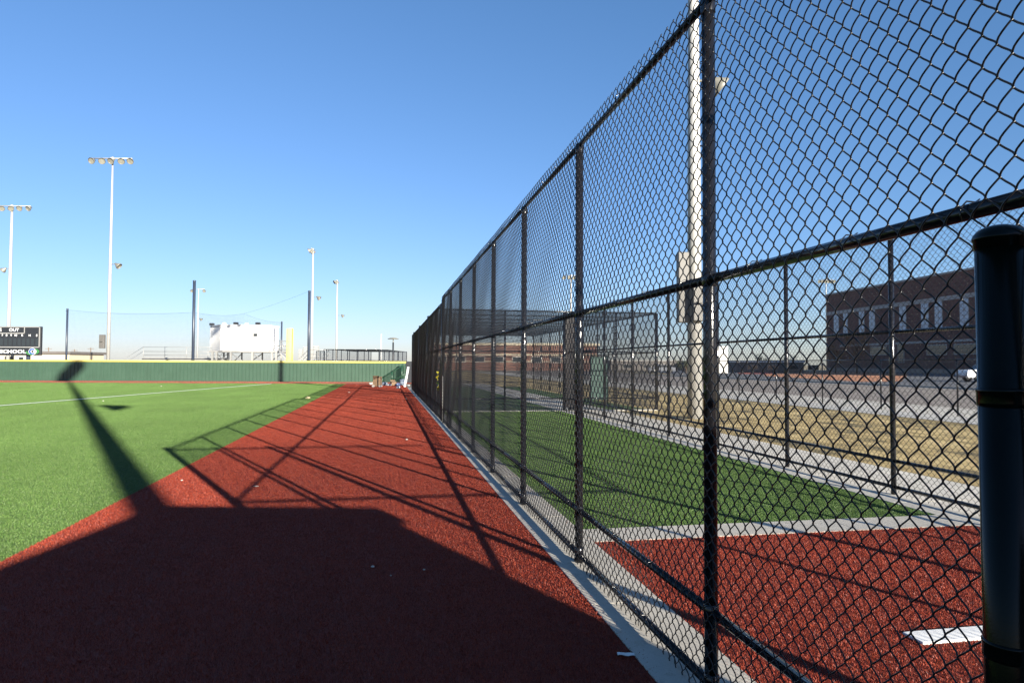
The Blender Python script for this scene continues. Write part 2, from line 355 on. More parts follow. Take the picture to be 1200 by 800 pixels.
# ------------------------------------------------------------------ chain link
CW = 0.03975; DV = 0.0787; RW = 0.0026
def wire_mesh(name, n_wires, n_half, sides, mname='black_wire', rw=RW):
    """chain link panel in the local plane x=0, running along +y from 0, z from 0 up; every wire is its own zigzag"""
    S = np.array([0.0, 0.06, 0.15, 0.30, 0.5, 0.70, 0.85, 0.94]); VV = []; FF = []
    for par in (0, 1):
        P = []
        for j in range(n_half):
            up = ((j + par) % 2 == 0)
            for s in S:
                sh = s + 0.045*math.sin(2*PI*s)*(-1)      # steeper at the knuckles, where the wires hook
                u = sh if up else 1-sh
                over = (rw*0.9)*(1 if not up else -1)*(1 if s == 0 else 0)
                uu = u*CW
                if s == 0: uu = (0-rw*0.8) if up else (CW+rw*0.8)
                nrm = math.sin(PI*s)**0.75*0.0066*(1 if up else -1)
                P.append((nrm, uu, (j+s)*DV/2))
        j = n_half; up = ((j+par) % 2 == 0)
        P.append((0, (0 if up else CW), j*DV/2))
        P.append((0.002, (0.006 if up else CW-0.006), j*DV/2+0.010))
        P.insert(0, (0.002, P[0][1]+(0.006 if (par % 2 == 0) else -0.006), -0.008))
        P = np.array(P); T = np.gradient(P, axis=0); T /= np.linalg.norm(T, axis=1)[:, None]
        A = np.array([1.0, 0, 0]); U = np.cross(T, A); U /= np.linalg.norm(U, axis=1)[:, None]; W = np.cross(T, U)
        ang = np.arange(sides)*2*PI/sides
        V = P[:, None, :] + rw*(U[:, None, :]*np.cos(ang)[None, :, None] + W[:, None, :]*np.sin(ang)[None, :, None])
        N = len(P); V = V.reshape(-1, 3)
        i = np.arange(N-1)[:, None]*sides; k = np.arange(sides)[None, :]; k2 = (k+1) % sides
        Fc = np.stack([i+k, i+k2, i+sides+k2, i+sides+k], -1).reshape(-1, 4)
        VV.append(V); FF.append(Fc)
    vs = []; fs = []; off = 0
    for w in range(n_wires):
        v = VV[w % 2].copy(); v[:, 1] += w*CW
        v[:, 0] += np.sin(PI*v[:, 1]/(n_wires*CW))*(.010*np.sin(v[:, 2]*1.9+.6)+.005*np.sin(v[:, 2]*4.3+v[:, 1]*3.1)); v[:, 2] += np.sin(PI*v[:, 1]/(n_wires*CW))*.004*np.sin(v[:, 2]*2.3)
        vs.append(v); fs.append(FF[w % 2]+off); off += len(v)
    vs = np.concatenate(vs).astype(np.float32); fs = np.concatenate(fs).astype(np.int32)
    me = bpy.data.meshes.new(name)
    me.vertices.add(len(vs)); me.vertices.foreach_set('co', vs.ravel())
    me.loops.add(fs.size); me.loops.foreach_set('vertex_index', fs.ravel())
    me.polygons.add(len(fs)); me.polygons.foreach_set('loop_start', np.arange(len(fs), dtype=np.int32)*4)
    me.polygons.foreach_set('loop_total', np.full(len(fs), 4, dtype=np.int32))
    me.polygons.foreach_set('use_smooth', np.ones(len(fs), dtype=bool))
    me.materials.append(M[mname]); me.update(calc_edges=True); return me
BAY = 54*CW
PAN_NEAR = wire_mesh('chain_link_near', 54, 82, 6)
PAN = wire_mesh('chain_link', 54, 82, 4)
_pc = {}
def pan_low(nh):
    if nh not in _pc: _pc[nh] = wire_mesh('chain_link_low', 54, nh, 4)
    return _pc[nh]
def put_panel(parent, me, x, y, z, rz=0, sy=1.0, sz=1.0):
    o = bpy.data.objects.new('chain_link_panel', me); COL.objects.link(o); o.parent = parent
    o.location = (x, y, z); o.rotation_euler.z = rz; o.scale = (1, sy, sz); return o
def post_part(parent, p, h, r, name='post', cap=False, m='black_vinyl', n=20):
    mb = MB(); p = Vector(p)
    mb.tube([p+Vector((0, 0, -0.05)), p+Vector((0, 0, h))], r, n)
    if cap: mb.lathe(p+Vector((0, 0, h)), [(r*1.12, -0.03), (r*1.14, 0.0), (r*1.05, 0.018), (r*0.7, 0.036), (0, 0.044)], n)
    return mb.build(name, m, parent, p)
def rail_part(parent, a, b, r, name='rail', m='black_vinyl', n=14):
    mb = MB(); mb.tube([a, b], r, n); return mb.build(name, m, parent, a)

D = 1.45; T = 3.187; MID = 1.889; LOW = 0.39; BOT = 0.06; YS = 2.90 - BAY
nf = empty('chain_link_fence', (D, YS, 0), 'tall black vinyl chain link fence running along the red turf path', 'fence')
def near_y(k): return YS + BAY*k
MX = D - 0.036                                # plane of the mesh, on the path side of the posts
mid_ties = []
for k in range(0, 9):
    y = near_y(k)
    mb = MB(); r = 0.055 if k == 0 else 0.030
    mb.tube([(0, 0, -.05), (0, 0, T+(0.05 if k == 0 else -0.01))], r, 24)
    if k == 0: mb.lathe((0, 0, T+0.05), [(r*1.12, -.03), (r*1.14, 0), (r*1.0, .02), (r*.6, .04), (0, .047)], 24)
    else: mb.lathe((0, 0, T), [(r*1.12, -.06), (r*1.15, -.01), (r*.9, .012), (0, .02)], 20)
    for zz in (MID, LOW, BOT+0.02): mb.lathe((0, 0, zz), [(r, -.035), (r*1.16, -.03), (r*1.16, .03), (r, .035)], 20)
    for q in range(8):                         # wire ties round the post
        zz = 0.25 + q*0.38 + random.uniform(-.04, .04)
        mb.tube([(-.040+ .0, -.02, zz), (-.043, 0, zz+.004), (-.03, .026, zz+.01), (0, r+.004, zz+.012)], .0022, 6)
    o = mb.build('post', 'black_vinyl', nf); o.location = (0, y-YS, 0)
    if k < 8:
        put_panel(nf, PAN_NEAR if k < 3 else PAN, MX-D, y-YS, 0.014)
for z, r, nm in ((T, 0.021, 'top_rail'), (MID, 0.021, 'mid_rail'), (LOW, 0.021, 'low_rail'), (BOT, 0.021, 'bottom_rail')):
    for k in range(0, 8):
        a, b = k*BAY, (k+1)*BAY
        mb = MB(); mb.tube([(0, a, z), (0, b, z)], r, 14)
        for q in range(4):
            yy = a + .25 + q*.5 + random.uniform(-.08, .08)
            mb.tube([(MX-D-.005, yy, z-.03), (MX-D-.004, yy+.004, z+.004), (-.018, yy+.006, z+.024), (.012, yy+.01, z+.024), (.03, yy+.016, z+.034)], .0022, 6)
        mb.build(nm, 'black_vinyl', nf)
# far stretch of the same line: its own slightly lower fence with posts standing proud
ff = empty('chain_link_fence', (D, near_y(8), 0), 'far lower stretch of black chain link fence that meets the green outfield wall', 'fence')
FZ = 0.955
for k in range(0, 11):
    big = (k % 3 == 0)
    post_part(ff, (0, k*BAY, 0), T*FZ+(0.10 if big else 0.03), 0.045 if big else 0.03, cap=True, n=12)
    if k < 10:
        put_panel(ff, PAN, MX-D, k*BAY, 0.014, 0, 1, FZ)
        for z, nm in ((T*FZ, 'top_rail'), (MID*0.99, 'mid_rail'), (LOW, 'low_rail'), (BOT, 'bottom_rail')):
            rail_part(ff, (0, k*BAY, z), (0, (k+1)*BAY, z), 0.021, nm, n=8)

# bullpen side fence
TB = 3.03; BX = 5.82; BY0 = 7.06-3*BAY
bf = empty('chain_link_fence', (BX, BY0, 0), 'black chain link fence on the concrete strip along the far side of the bullpen', 'fence')
nb = 6; ylast = 21.4
ys = [BY0 + BAY*k for k in range(10)] + [ylast]
ys = [y for y in ys if y <= ylast-1.0] + [ylast]
for i, y in enumerate(ys):
    big = i in (0, len(ys)-1)
    post_part(bf, (0, y-BY0, 0), TB+(0.05 if big else 0), 0.05 if big else 0.030, cap=big)
    if i < len(ys)-1:
        put_panel(bf, PAN, -0.036, y-BY0, 0.014, 0, (ys[i+1]-y)/BAY, TB/T)
        for z, nm in ((TB, 'top_rail'), (MID, 'mid_rail'), (LOW, 'low_rail'), (BOT+.03, 'bottom_rail')):
            rail_part(bf, (0, y-BY0, z), (0, ys[i+1]-BY0, z), 0.021, nm, n=10)
# near cross fence at the mouth of the bullpen (just outside the right edge, casts rails and posts on the turf)
cf = empty('chain_link_fence', (D, YS, 0), 'black chain link cross fence closing the near end of the bullpen', 'fence')
xs = [0.0, 0.80, 1.68, 3.25, BX-D]
for i, x in enumerate(xs):
    if 0 < i < len(xs)-1: post_part(cf, (x, 0, 0), T+0.03, 0.048 if i == 2 else 0.032, cap=True)
    if i < len(xs)-1:
        w = xs[i+1]-x
        put_panel(cf, PAN, x, 0.036, 0.014, R(-90), w/BAY)
        for z, nm in ((T, 'top_rail'), (MID, 'mid_rail'), (BOT, 'bottom_rail')):
            rail_part(cf, (x+0.05, 0, z), (x+w-0.05, 0, z), 0.021, nm)

# batting cage beyond the bullpen: posts, mesh walls and netting over the top
CX1 = 8.8; CY0 = 21.4; CY1 = CY0 + BAY*9
cg = empty('batting_cage', (D, CY0, 0), 'black mesh batting cage roofed with netting behind the bullpen', 'batting cage')
def wallrun(parent, a, b, nbay, hh=T, bigs=(), low=True):
    a = Vector(a); b = Vector(b); d = (b-a)/nbay; ang = math.atan2(d.y, d.x)-PI/2; L = d.length
    for i in range(nbay+1):
        p = a+d*i
        post_part(parent, p, hh, 0.05 if i in bigs else 0.03, n=10)
        if i < nbay:
            put_panel(parent, PAN, p.x, p.y, 0.014, ang, L/BAY, hh/T)
            for z, nm in ((hh, 'top_rail'), (MID*hh/T, 'mid_rail')) + (((LOW, 'low_rail'),) if low else ()):
                rail_part(parent, p+Vector((0, 0, z)), p+d+Vector((0, 0, z)), 0.021, nm, n=8)
wallrun(cg, (0.3, 0, 0), (4.2, 0, 0), 2, bigs=(2,))
wallrun(cg, (4.55, 0, 0), (CX1-D, 0, 0), 2, bigs=(2,))
wallrun(cg, (CX1-D, 0, 0), (CX1-D, CY1-CY0, 0), 9)
wallrun(cg, (0.3, CY1-CY0, 0), (CX1-D, CY1-CY0, 0), 3)
mb = MB(); mb.box((4.37, 0, T/2), (0.28, 0.10, T-0.2)); mb.build('gate_column', 'black_vinyl', cg)
mb = MB(); st = 0.06
for i in range(int((CX1-D-.3)/st)):
    x = .3+i*st; mb.tube([(x, .02, T-.02), (x, (CY1-CY0)/2, T-.10), (x, CY1-CY0, T-.02)], .0016, 3, False, False)
for i in range(int((CY1-CY0)/st)):
    y = i*st; mb.tube([(.3, y, T-.02), (CX1-D, y, T-.02)], .0016, 3, False, False)
mb.build('roof_net', 'net_cord', cg)
for i in range(10):
    rail_part(cg, (.3, i*BAY, T+.001), (CX1-D, i*BAY, T+.001), .021, 'roof_rail', n=8)

# padded green screen inside the cage
p = gnd(702, 475); sc = empty('pitching_screen', p, 'green padded protective screen standing inside the batting cage', 'pitching screen', rz=-0.1)
mb = MB(); mb.box((0, 0, .98), (.60, .05, 1.55), bev=.02); mb.build('pad', 'green_pad', sc)
mb = MB()
for sx in (-.32, .32): mb.tube([(sx, 0, 0.02), (sx, 0, 1.78)], .024, 10); mb.tube([(sx, -.35, .024), (sx, .35, .024)], .022, 10)
mb.tube([(-.32, 0, 1.78), (.32, 0, 1.78)], .024, 10); mb.build('frame', 'black_vinyl', sc)

# low fence along the sidewalk
lf = empty('chain_link_fence', (16.7, 8, 0), 'low black chain link fence along the sidewalk beside the road', 'fence')
PL = pan_low(42)
for i in range(26):
    post_part(lf, (0, i*3.2, 0), 1.68, .026, n=8)
    if i < 25:
        rail_part(lf, (0, i*3.2, 1.68), (0, i*3.2+3.2, 1.68), .02, 'top_rail', n=6)
        put_panel(lf, PL, -.03, i*3.2, .02, 0, 3.2/BAY)

# ------------------------------------------------------------------ gate post in the foreground
gp = at(1180, 430, 1.25); gx, gy = gp.x, gp.y; gr = 0.0395
g = empty('gate_post', (gx, gy, 0), 'thick glossy black gate post with domed cap and bands at the right edge', 'gate post')
g.rotation_euler.y = R(-.35); ztop = at(1171, 281, 1.25).z
mb = MB(); mb.tube([(0, 0, -.05), (0, 0, ztop)], gr, 40); mb.build('post', 'black_gloss', g)
mb = MB(); mb.lathe((0, 0, ztop), [(gr*1.0, -.017), (gr*1.045, -.016), (gr*1.055, -.002), (gr*1.10, -.001), (gr*1.11, .003), (gr*1.06, .009), (gr*.90, .017), (gr*.66, .0225), (gr*.35, .0262), (0, .0272)], 40)
mb.build('cap', 'black_gloss', g)
def band(zz, bolt):
    b = MB(); b.lathe((0, 0, zz), [(gr, -.0165), (gr*1.05, -.0155), (gr*1.055, -.010), (gr*1.055, .008), (gr*1.085, .0105), (gr*1.085, .0135), (gr*1.03, .016), (gr, .0165)], 40)
    b.box((gr+.016, -.006, zz), (.04, .004, .024)); b.box((gr+.016, .006, zz), (.04, .004, .024))
    o = b.build('band', 'black_gloss', g)
    m2 = MB(); m2.tube([(gr+.022, -.024, zz), (gr+.022, .022, zz)], .005, 8); m2.lathe((gr+.022, -.022, zz), [(0, -.005), (.009, -.004), (.009, .003), (0, .004)], 6, (0, 1, 0)); m2.build('bolt', 'black_gloss', o)
zz_ = at(1171, 465, 1.25).z; band(zz_, 1)
band(at(1171, 760, 1.25).z, 1)
mb = MB(); mb.box((gr+.03, .0, ztop-.075), (.05, .035, .06), bev=.008); mb.build('hinge', 'black_gloss', g)

# ------------------------------------------------------------------ dugout behind the camera (casts the large foreground shadow)
TE = 0.246; SX, SY = 0.3955, -0.918           # tan(elevation), horizontal direction to the sun
HD = 2.6; L = HD/TE
P1 = gnd(186, 591); P2 = gnd(442, 593.5); off = Vector((SX*L, SY*L, 0))
q1 = P1+off; q2 = P2+off
ex = (q2-q1); ex.z = 0; wd = ex.length; ang = math.atan2(ex.y, ex.x)
dg = empty('dugout', (q1.x, q1.y, 0), 'low concrete block dugout with flat roof behind the camera', 'dugout', rz=ang)
mb = MB(); mb.box((wd/2, -4.5, 1.2), (wd-.16, 8.8, 2.4)); mb.build('wall', 'block_wall', dg)
mb = MB(); mb.box((wd/2, -4.5, 2.5), (wd, 9.0, .2), bev=.02); mb.build('roof', 'dark_roof', dg)
mb = MB(); mb.box((.04, -3.0, 1.05), (.08, .95, 2.1)); mb.build('door', 'green_steel', dg)

# ------------------------------------------------------------------ floodlight poles
def lamp_head(mb_shell, mb_glass, c, aim, s=1.0):
    aim = Vector(aim).normalized(); c = Vector(c)
    mb_shell.lathe(c, [(0, -.34*s), (.10*s, -.33*s), (.14*s, -.18*s), (.24*s, -.04*s), (.31*s, .10*s), (.315*s, .13*s), (.29*s, .13*s), (.285*s, .09*s)], 14, aim)
    mb_shell.lathe(c+Vector((0, 0, .02)), [(.316*s, .11*s), (.34*s, .20*s), (.325*s, .22*s)], 14, aim)
    mb_glass.lathe(c, [(0, .10*s), (.286*s, .10*s)], 14, aim)
def light_pole(px, depth, ytop, label, hd, r0=.17, r1=.075, n=5, aim=(0, -1, -.5), low=None, arm=3.9, cabinet=None, pos=None, hgt=None, s=1.0, group='floodlight poles round the ballpark'):
    b = base(px, depth) if pos is None else Vector(pos)
    Ht = at(px, ytop, depth).z if hgt is None else hgt
    e = empty('floodlight_pole', b, label, 'light pole', group)
    mb = MB(); mb.tube([(0, 0, -.1), (0, 0, Ht*.35), (0, 0, Ht*.7), (0, 0, Ht)], [r0, r0*.82+r1*.18, r0*.45+r1*.55, r1], 16); mb.build('pole', 'galvanized', e)
    u = Vector((math.cos(hd), math.sin(hd), 0))
    mb = MB(); mb.tube([-u*arm/2+Vector((0, 0, Ht-.15)), u*arm/2+Vector((0, 0, Ht-.15))], .06, 8)
    mb.box((0, 0, Ht-.2), (.3, .3, .25), hd); mb.build('crossarm', 'galvanized', e)
    aim = Vector(aim)
    for i in range(n):
        t = (i/(n-1)-.5)*arm*0.98 if n > 1 else 0
        sh, gl = MB(), MB(); c = u*t+Vector((0, 0, Ht-.42*s-.05))+Vector((aim.x, aim.y, 0)).normalized()*.25
        c0 = u*t+Vector((0, 0, Ht-.15))
        a2 = (aim+Vector((random.uniform(-.35, .35), random.uniform(-.35, .35), random.uniform(-.1, .1)))).normalized()
        lamp_head(sh, gl, c, a2, s); sh.tube([c0, c-a2*.2], .035, 6)
        o = sh.build('lamp_head', 'lamp_shell', e); gl.build('lens', 'lamp_glass', o)
    if low:
        z, v, ln = low; v = Vector(v).normalized(); sh, gl = MB(), MB()
        c = v*ln+Vector((0, 0, z)); a2 = (v+Vector((0, 0, -.75))).normalized()
        lamp_head(sh, gl, c, a2, min(s, 1.3)); sh.tube([(0, 0, z+.1), c+Vector((0, 0, .1))-a2*.1], .04, 6)
        o = sh.build('lamp_head', 'lamp_shell', e); gl.build('lens', 'lamp_glass', o)
    if cabinet:
        for (cx, cy, z0, z1, w, dd) in cabinet:
            mb = MB(); mb.box((cx, cy, (z0+z1)/2), (w, dd, z1-z0), -ALPHA, bev=.02)
            mb.box((cx, cy, (z0+z1)/2), (w*.4, dd+.3, .05), -ALPHA)
            mb.build('cabinet', 'grey_box', e)
    return e
XR = -ALPHA
R0v = (R0.x, R0.y, 0)
light_pole(126.5, 67.6, 184, 'tall floodlight pole with five lamps standing between the scoreboard and white press box', XR, low=(at(127, 311, 67.6).z, R0v, .75), arm=3.9,
           cabinet=[(-.35*R0.x-.1, -.3, at(127, 408, 67).z, at(127, 392, 67).z, .5, .3)], s=.98)
light_pole(9, 86, 240, 'floodlight pole rising directly behind the black scoreboard', XR, low=(at(9, 316, 86).z, (-R0.x, -R0.y, 0), .8), arm=4.7, s=1.05, r0=.22, r1=.13)
light_pole(365, 121, 291, 'tall thin floodlight pole just right of the black net post beside the yellow foul pole', R(80), low=(at(365, 349, 121).z, R0v, 1.1), arm=2.2, n=3, aim=(-1, -.3, -.5), r0=.22, r1=.14, s=1.25)
light_pole(394, 167, 328, 'thin distant floodlight pole rising behind the black mesh cage beyond the wall', R(80), low=(at(394, 370, 167).z, R0v, 1.4), arm=2.2, n=3, aim=(-1, -.3, -.5), r0=.22, r1=.16, s=1.35)
light_pole(231, 188, 338, 'faint distant floodlight pole directly right of the tall navy net post', XR, low=(at(231, 374, 188).z, R0v, .8), arm=3.4, n=2, r0=.2, r1=.14, s=1.4)
light_pole(669, 157, 322, 'distant floodlight pole seen through the near fence above the red brick school', XR, low=None, arm=3.4, n=4, r0=.22, r1=.15, s=1.4)
light_pole(969, 210, 327, 'distant floodlight pole peeking over the left corner of the dark brick building', XR, low=None, arm=4.6, n=6, r0=.22, r1=.15, s=1.6)
pb = gnd(814.5, 489.8)
def zat(py, d=19.15): return at(815, py, d).z
np_ = light_pole(0, 0, 0, 'thick pale floodlight pole standing on the dry grass just beyond the bullpen', XR+.3, pos=pb, hgt=22.5, r0=.205, r1=.05,
           low=(zat(100), R0v, .62), arm=4, s=1.0, cabinet=[(-.33*R0.x, -.33*R0.y, zat(378), zat(296), .30, .28), (-.02, -.32, zat(377), zat(335), .36, .2)])
light_pole(0, 0, 0, 'floodlight pole behind the camera whose shadow crosses the outfield', math.atan2(SY, SX)-.22, pos=(9.1, -19.0, 0), hgt=22.5, r0=.24, r1=.12, aim=(-.3, 1, -.5),
           low=(11.8, (R0.x, R0.y, 0), .95), arm=4.0, s=1.7)

# ------------------------------------------------------------------ outfield wall
wv = (wR-wL); wlen = wv.length; 
a0 = base(-420, WD); a1 = base(478, WD); wv = (a1-a0); wlen = wv.length; wa = math.atan2(wv.y, wv.x)
ow = empty('outfield_wall', a0, 'long green ribbed metal outfield wall with yellow top cap', 'outfield wall', rz=wa)
pr = []; n = int(wlen/.29)
for i in range(n):
    x = i*.29; pr += [(x, 0), (x+.225, 0), (x+.24, .035), (x+.275, .035)]
pr += [(wlen, 0)]
mb = MB(); vs = [(x, y, z) for x, y in pr for z in (0, 1.5)]
mb.add(vs, [(2*i, 2*i+2, 2*i+3, 2*i+1) for i in range(len(pr)-1)])
mb.box((wlen/2, .10, .75), (wlen, .06, 1.49)); mb.build('panel', 'green_wall', ow)
mb = MB(); mb.tube([(0, .05, 1.565), (wlen, .05, 1.565)], .078, 14); mb.build('cap', 'yellow', ow)
xx = (base(329.5, WD)-a0).length

# foul pole
fp = base(339, 55.4); zt = at(339, 385, 55.4).z
f = empty('foul_pole', fp, 'yellow foul pole with mesh wing rising behind the outfield wall', 'foul pole', rz=XR)
mb = MB(); mb.tube([(.24, 0, 0), (.24, 0, zt)], .055, 12); mb.build('pole', 'yellow', f)
mb = MB(); mb.tube([(-.24, 0, 1.2), (-.24, 0, zt), (.24, 0, zt)], .03, 8)
k = 0
z = 1.2
while z < zt: mb.tube([(-.24, 0, z), (.24, 0, z)], .011, 4); z += .06
x = -.2
while x < .2: mb.tube([(x, 0, 1.2), (x, 0, zt)], .011, 4); x += .05
mb.build('wing', 'yellow_pale', f)

# net posts + netting
def netpost(px, dep, yt, w, label):
    b = base(px, dep); z = at(px, yt, dep).z
    e = empty('net_post', b, label, 'net post', 'tall navy net posts behind the wall', rz=XR)
    mb = MB(); mb.tube([(0, 0, 0), (0, 0, z)], w, 12); mb.build('post', 'navy_steel', e)
    mb = MB(); mb.lathe((0, 0, z), [(w*1.1, -.05), (w*1.1, .02), (0, .07)], 12); mb.tube([(0, -w, z-.2), (0, -w-.12, z-.2)], .03, 6); mb.build('cap', 'navy_steel', e)
    return b, z
n1, z1 = netpost(77.5, 62, 362, .085, 'leftmost navy net post, just right of the scoreboard')
n2, z2 = netpost(226, 62, 329, .13, 'thick tall navy net post left of the white press box')
n3, z3 = netpost(329.5, 82, 377, .09, 'short navy net post right of the white press box')
n4, z4 = netpost(361.5, 66, 341, .13, 'tall navy net post right of the yellow foul pole')
def net(name, tops, label, cell=.22, rr=.0022):
    mb = MB()
    for (A, za), (B, zb) in zip(tops[:-1], tops[1:]):
        Lh = (B-A).length; n = int(Lh/cell)
        for i in range(n+1):
            t = i/n; p = A.lerp(B, t); zt_ = za+(zb-za)*t - .25*math.sin(PI*t)
            mb.tube([(p.x, p.y, 1.0), (p.x, p.y, zt_)], rr, 3, False, False)
        m_ = int(max(za, zb)/cell)
        for j in range(5, m_+1):
            z = j*cell
            if z < min(za, zb): mb.tube([(A.x, A.y, z), (B.x, B.y, z)], rr, 3, False, False)
        pts = []
        for i in range(13):
            t = i/12; p = A.lerp(B, t); pts.append((p.x, p.y, za+(zb-za)*t - .25*math.sin(PI*t)))
        mb.tube(pts, .008, 5)
    o = mb.build(name, 'net_cord'); tag(o, label, 'net'); return o
nm = base(285, 76); zm = at(285, 367.5, 76).z
net('backstop_net', [(n1, z1-.1), (n2, at(226, 366, 62).z), (nm, zm), (n3, z3-.1)], 'sheer dark safety net strung behind the outfield wall between navy posts', .11, .0022)
mb = MB(); pts = []
for i in range(17):
    t = i/16; p = nm.lerp(n4, t); pts.append((p.x, p.y, zm+(z4-zm)*t-.12*math.sin(PI*t)))
mb.tube(pts, .007, 5); tag(mb.build('net_cable', 'net_cord'), 'thin cable rising from the net to the tall navy post', 'cable')

# ------------------------------------------------------------------ scoreboard
SD = 60.0; s0 = base(48, SD); zb1 = at(30, 382.5, SD).z; zb0 = at(30, 416.3, SD).z
sb = empty('scoreboard', s0, 'black scoreboard with white lettering behind the outfield wall', 'scoreboard', rz=XR)
W_ = 9.0; pxm = SD/F                          # metres per pixel there
Y = -.15
mb = MB(); mb.box((-W_/2, 0, (zb0+zb1)/2), (W_, .28, zb1-zb0), bev=.02); mb.build('cabinet', 'board_black', sb)
def zy(py): return at(24, py, SD).z
def strip(x0, x1, z0_, z1_, m, nm, y=Y, par=sb):
    mb = MB(); mb.box(((x0+x1)/2, y, (z0_+z1_)/2), (x1-x0, .012, z1_-z0_)); return mb.build(nm, m, par)
def sx(px): return (px-48)*pxm
fr = MB()
for (x0, x1, y0, y1) in ((-200, 47.2, 382.7, 383.5), (46.2, 47.2, 382.7, 407), (-200, 47.2, 406.2, 407.2), (-200, 29.5, 390.0, 391.0), (28.6, 29.5, 383, 391)):
    X0 = max(sx(x0), -W_+.05); X1 = sx(x1)
    fr.box(((X0+X1)/2, Y-.003, (zy(y0)+zy(y1))/2), (X1-X0, .02, zy(y0)-zy(y1)))
fr.build('frame_line', 'aluminium', sb)
def text(s, x, z, size, m, par, y=Y-.02, align='CENTER', xs=1.0, nm='lettering', bold=.0):
    cu = bpy.data.curves.new('txt', 'FONT'); cu.body = s; cu.size = size; cu.align_x = align; cu.align_y = 'CENTER'; cu.extrude = .006; cu.offset = bold
    to = bpy.data.objects.new('txt', cu); COL.objects.link(to)
    dg_ = bpy.context.evaluated_depsgraph_get(); me = bpy.data.meshes.new_from_object(to.evaluated_get(dg_))
    bpy.data.objects.remove(to); me.materials.clear(); me.materials.append(M[m]); me.name = nm
    o = bpy.data.objects.new(nm, me); COL.objects.link(o); o.parent = par
    o.location = (x, y, z); o.rotation_euler = (R(90), 0, 0); o.scale = (xs, 1, 1); return o
text('OUT', sx(17), zy(386.7), .36, 'white_paint', sb, xs=1.12, bold=.008)
text('STRIKE', sx(2.5), zy(386.7), .38, 'white_paint', sb, align='RIGHT', xs=1.12, bold=.008)
for ch, px in (('7', 3.5), ('8', 8.5), ('9', 13.8), ('10', 19), ('R', 26.8), ('H', 35.5), ('E', 43.8)):
    text(ch, sx(px), zy(393), .26, 'white_paint', sb, bold=.004)
for ch, px in (('6', -2), ('5', -7), ('4', -12), ('3', -17)):
    text(ch, sx(px), zy(393), .26, 'white_paint', sb, bold=.004)
text('HIGH SCHOOL', sx(31.6), zy(412), .40, 'white_paint', sb, align='RIGHT', xs=1.42, bold=.010)
for i in range(13):
    px = 44-i*5.2
    strip(sx(px-1.7), sx(px+1.7), zy(404.8), zy(396.5), 'glass_dark', 'digit_panel', Y-.0)
def ringarc(nm, m, cx, cz, r0, r1, a0, a1, sxk=1.5, y=Y-.02):
    n = 20; vs = []
    for yy in (y-.012, y):
        for i in range(n+1):
            a = a0+(a1-a0)*i/n
            for r in (r0, r1): vs.append((cx+sxk*r*math.cos(a), yy, cz+r*math.sin(a)))
    o_ = 2*(n+1); fs = []
    for i in range(n):
        a, b, c, d = 2*i, 2*i+1, 2*i+3, 2*i+2
        fs += [(a, b, c, d), (o_+d, o_+c, o_+b, o_+a), (b, o_+b, o_+c, c), (d, o_+d, o_+a, a)]
    fs += [(0, o_, o_+1, 1), (2*n, 2*n+1, o_+2*n+1, o_+2*n)]
    mb = MB(); mb.add(vs, fs); return mb.build(nm, m, sb)
cx, cz = sx(39.5), zy(411.7)
ringarc('emblem', 'white_paint', cx-.02, cz, .10, .30, 0, 2*PI, 1.15, Y-.015)
ringarc('emblem', 'emblem_blue', cx-.02, cz, .13, .27, R(40), R(320), 1.15, Y-.030)
ringarc('emblem', 'emblem_green', cx+.1, cz-.0, .16, .26, R(-60), R(70), 1.9, Y-.036)
ringarc('emblem', 'emblem_green', cx-.12, cz-.02, .20, .29, R(170), R(280), 1.6, Y-.042)
for x in (-1.3, -7.5):
    mb = MB(); mb.box((x, .25, zb1/2), (.25, .25, zb1), bev=.01); mb.build('post', 'navy_steel', sb)

# tan building behind
def simple_building(name, pxa, pxb, dep, ytop, m, label, deep=8, roofm='dark_roof', roof=.35, wins=(), over=.3):
    a, b = base(pxa, dep), base(pxb, dep); w = (b-a).length; z = at((pxa+pxb)/2, ytop, dep).z
    e = empty(name, a, label, 'building', rz=math.atan2((b-a).y, (b-a).x))
    mb = MB(); mb.box((w/2, deep/2, z/2), (w, deep, z)); mb.build('wall', m, e)
    mb = MB(); mb.box((w/2, deep/2, z+roof/2), (w+2*over, deep+2*over, roof), bev=.03); mb.build('roof', roofm, e)
    for (x0, x1, z0_, z1_, nm) in wins:
        mb = MB(); mb.box(((x0+x1)/2, -.02, (z0_+z1_)/2), (x1-x0+.16, .06, z1_-z0_+.16)); fo = mb.build(nm, 'stone_trim', e)
        mb = MB(); mb.box(((x0+x1)/2, -.05, (z0_+z1_)/2), (x1-x0, .03, z1_-z0_)); mb.build('pane', 'glass_dark', fo)
    return e
simple_building('field_house', -120, 81, 95, 414.3, 'cream_wall', 'low cream building with dark roof edge behind the scoreboard', 8,
                wins=((14.9, 16.1, 1.0, 2.2, 'window'), (16.9, 17.5, 0.1, 2.1, 'door'), (15.0-6, 16-6, 1, 2.2, 'window')))

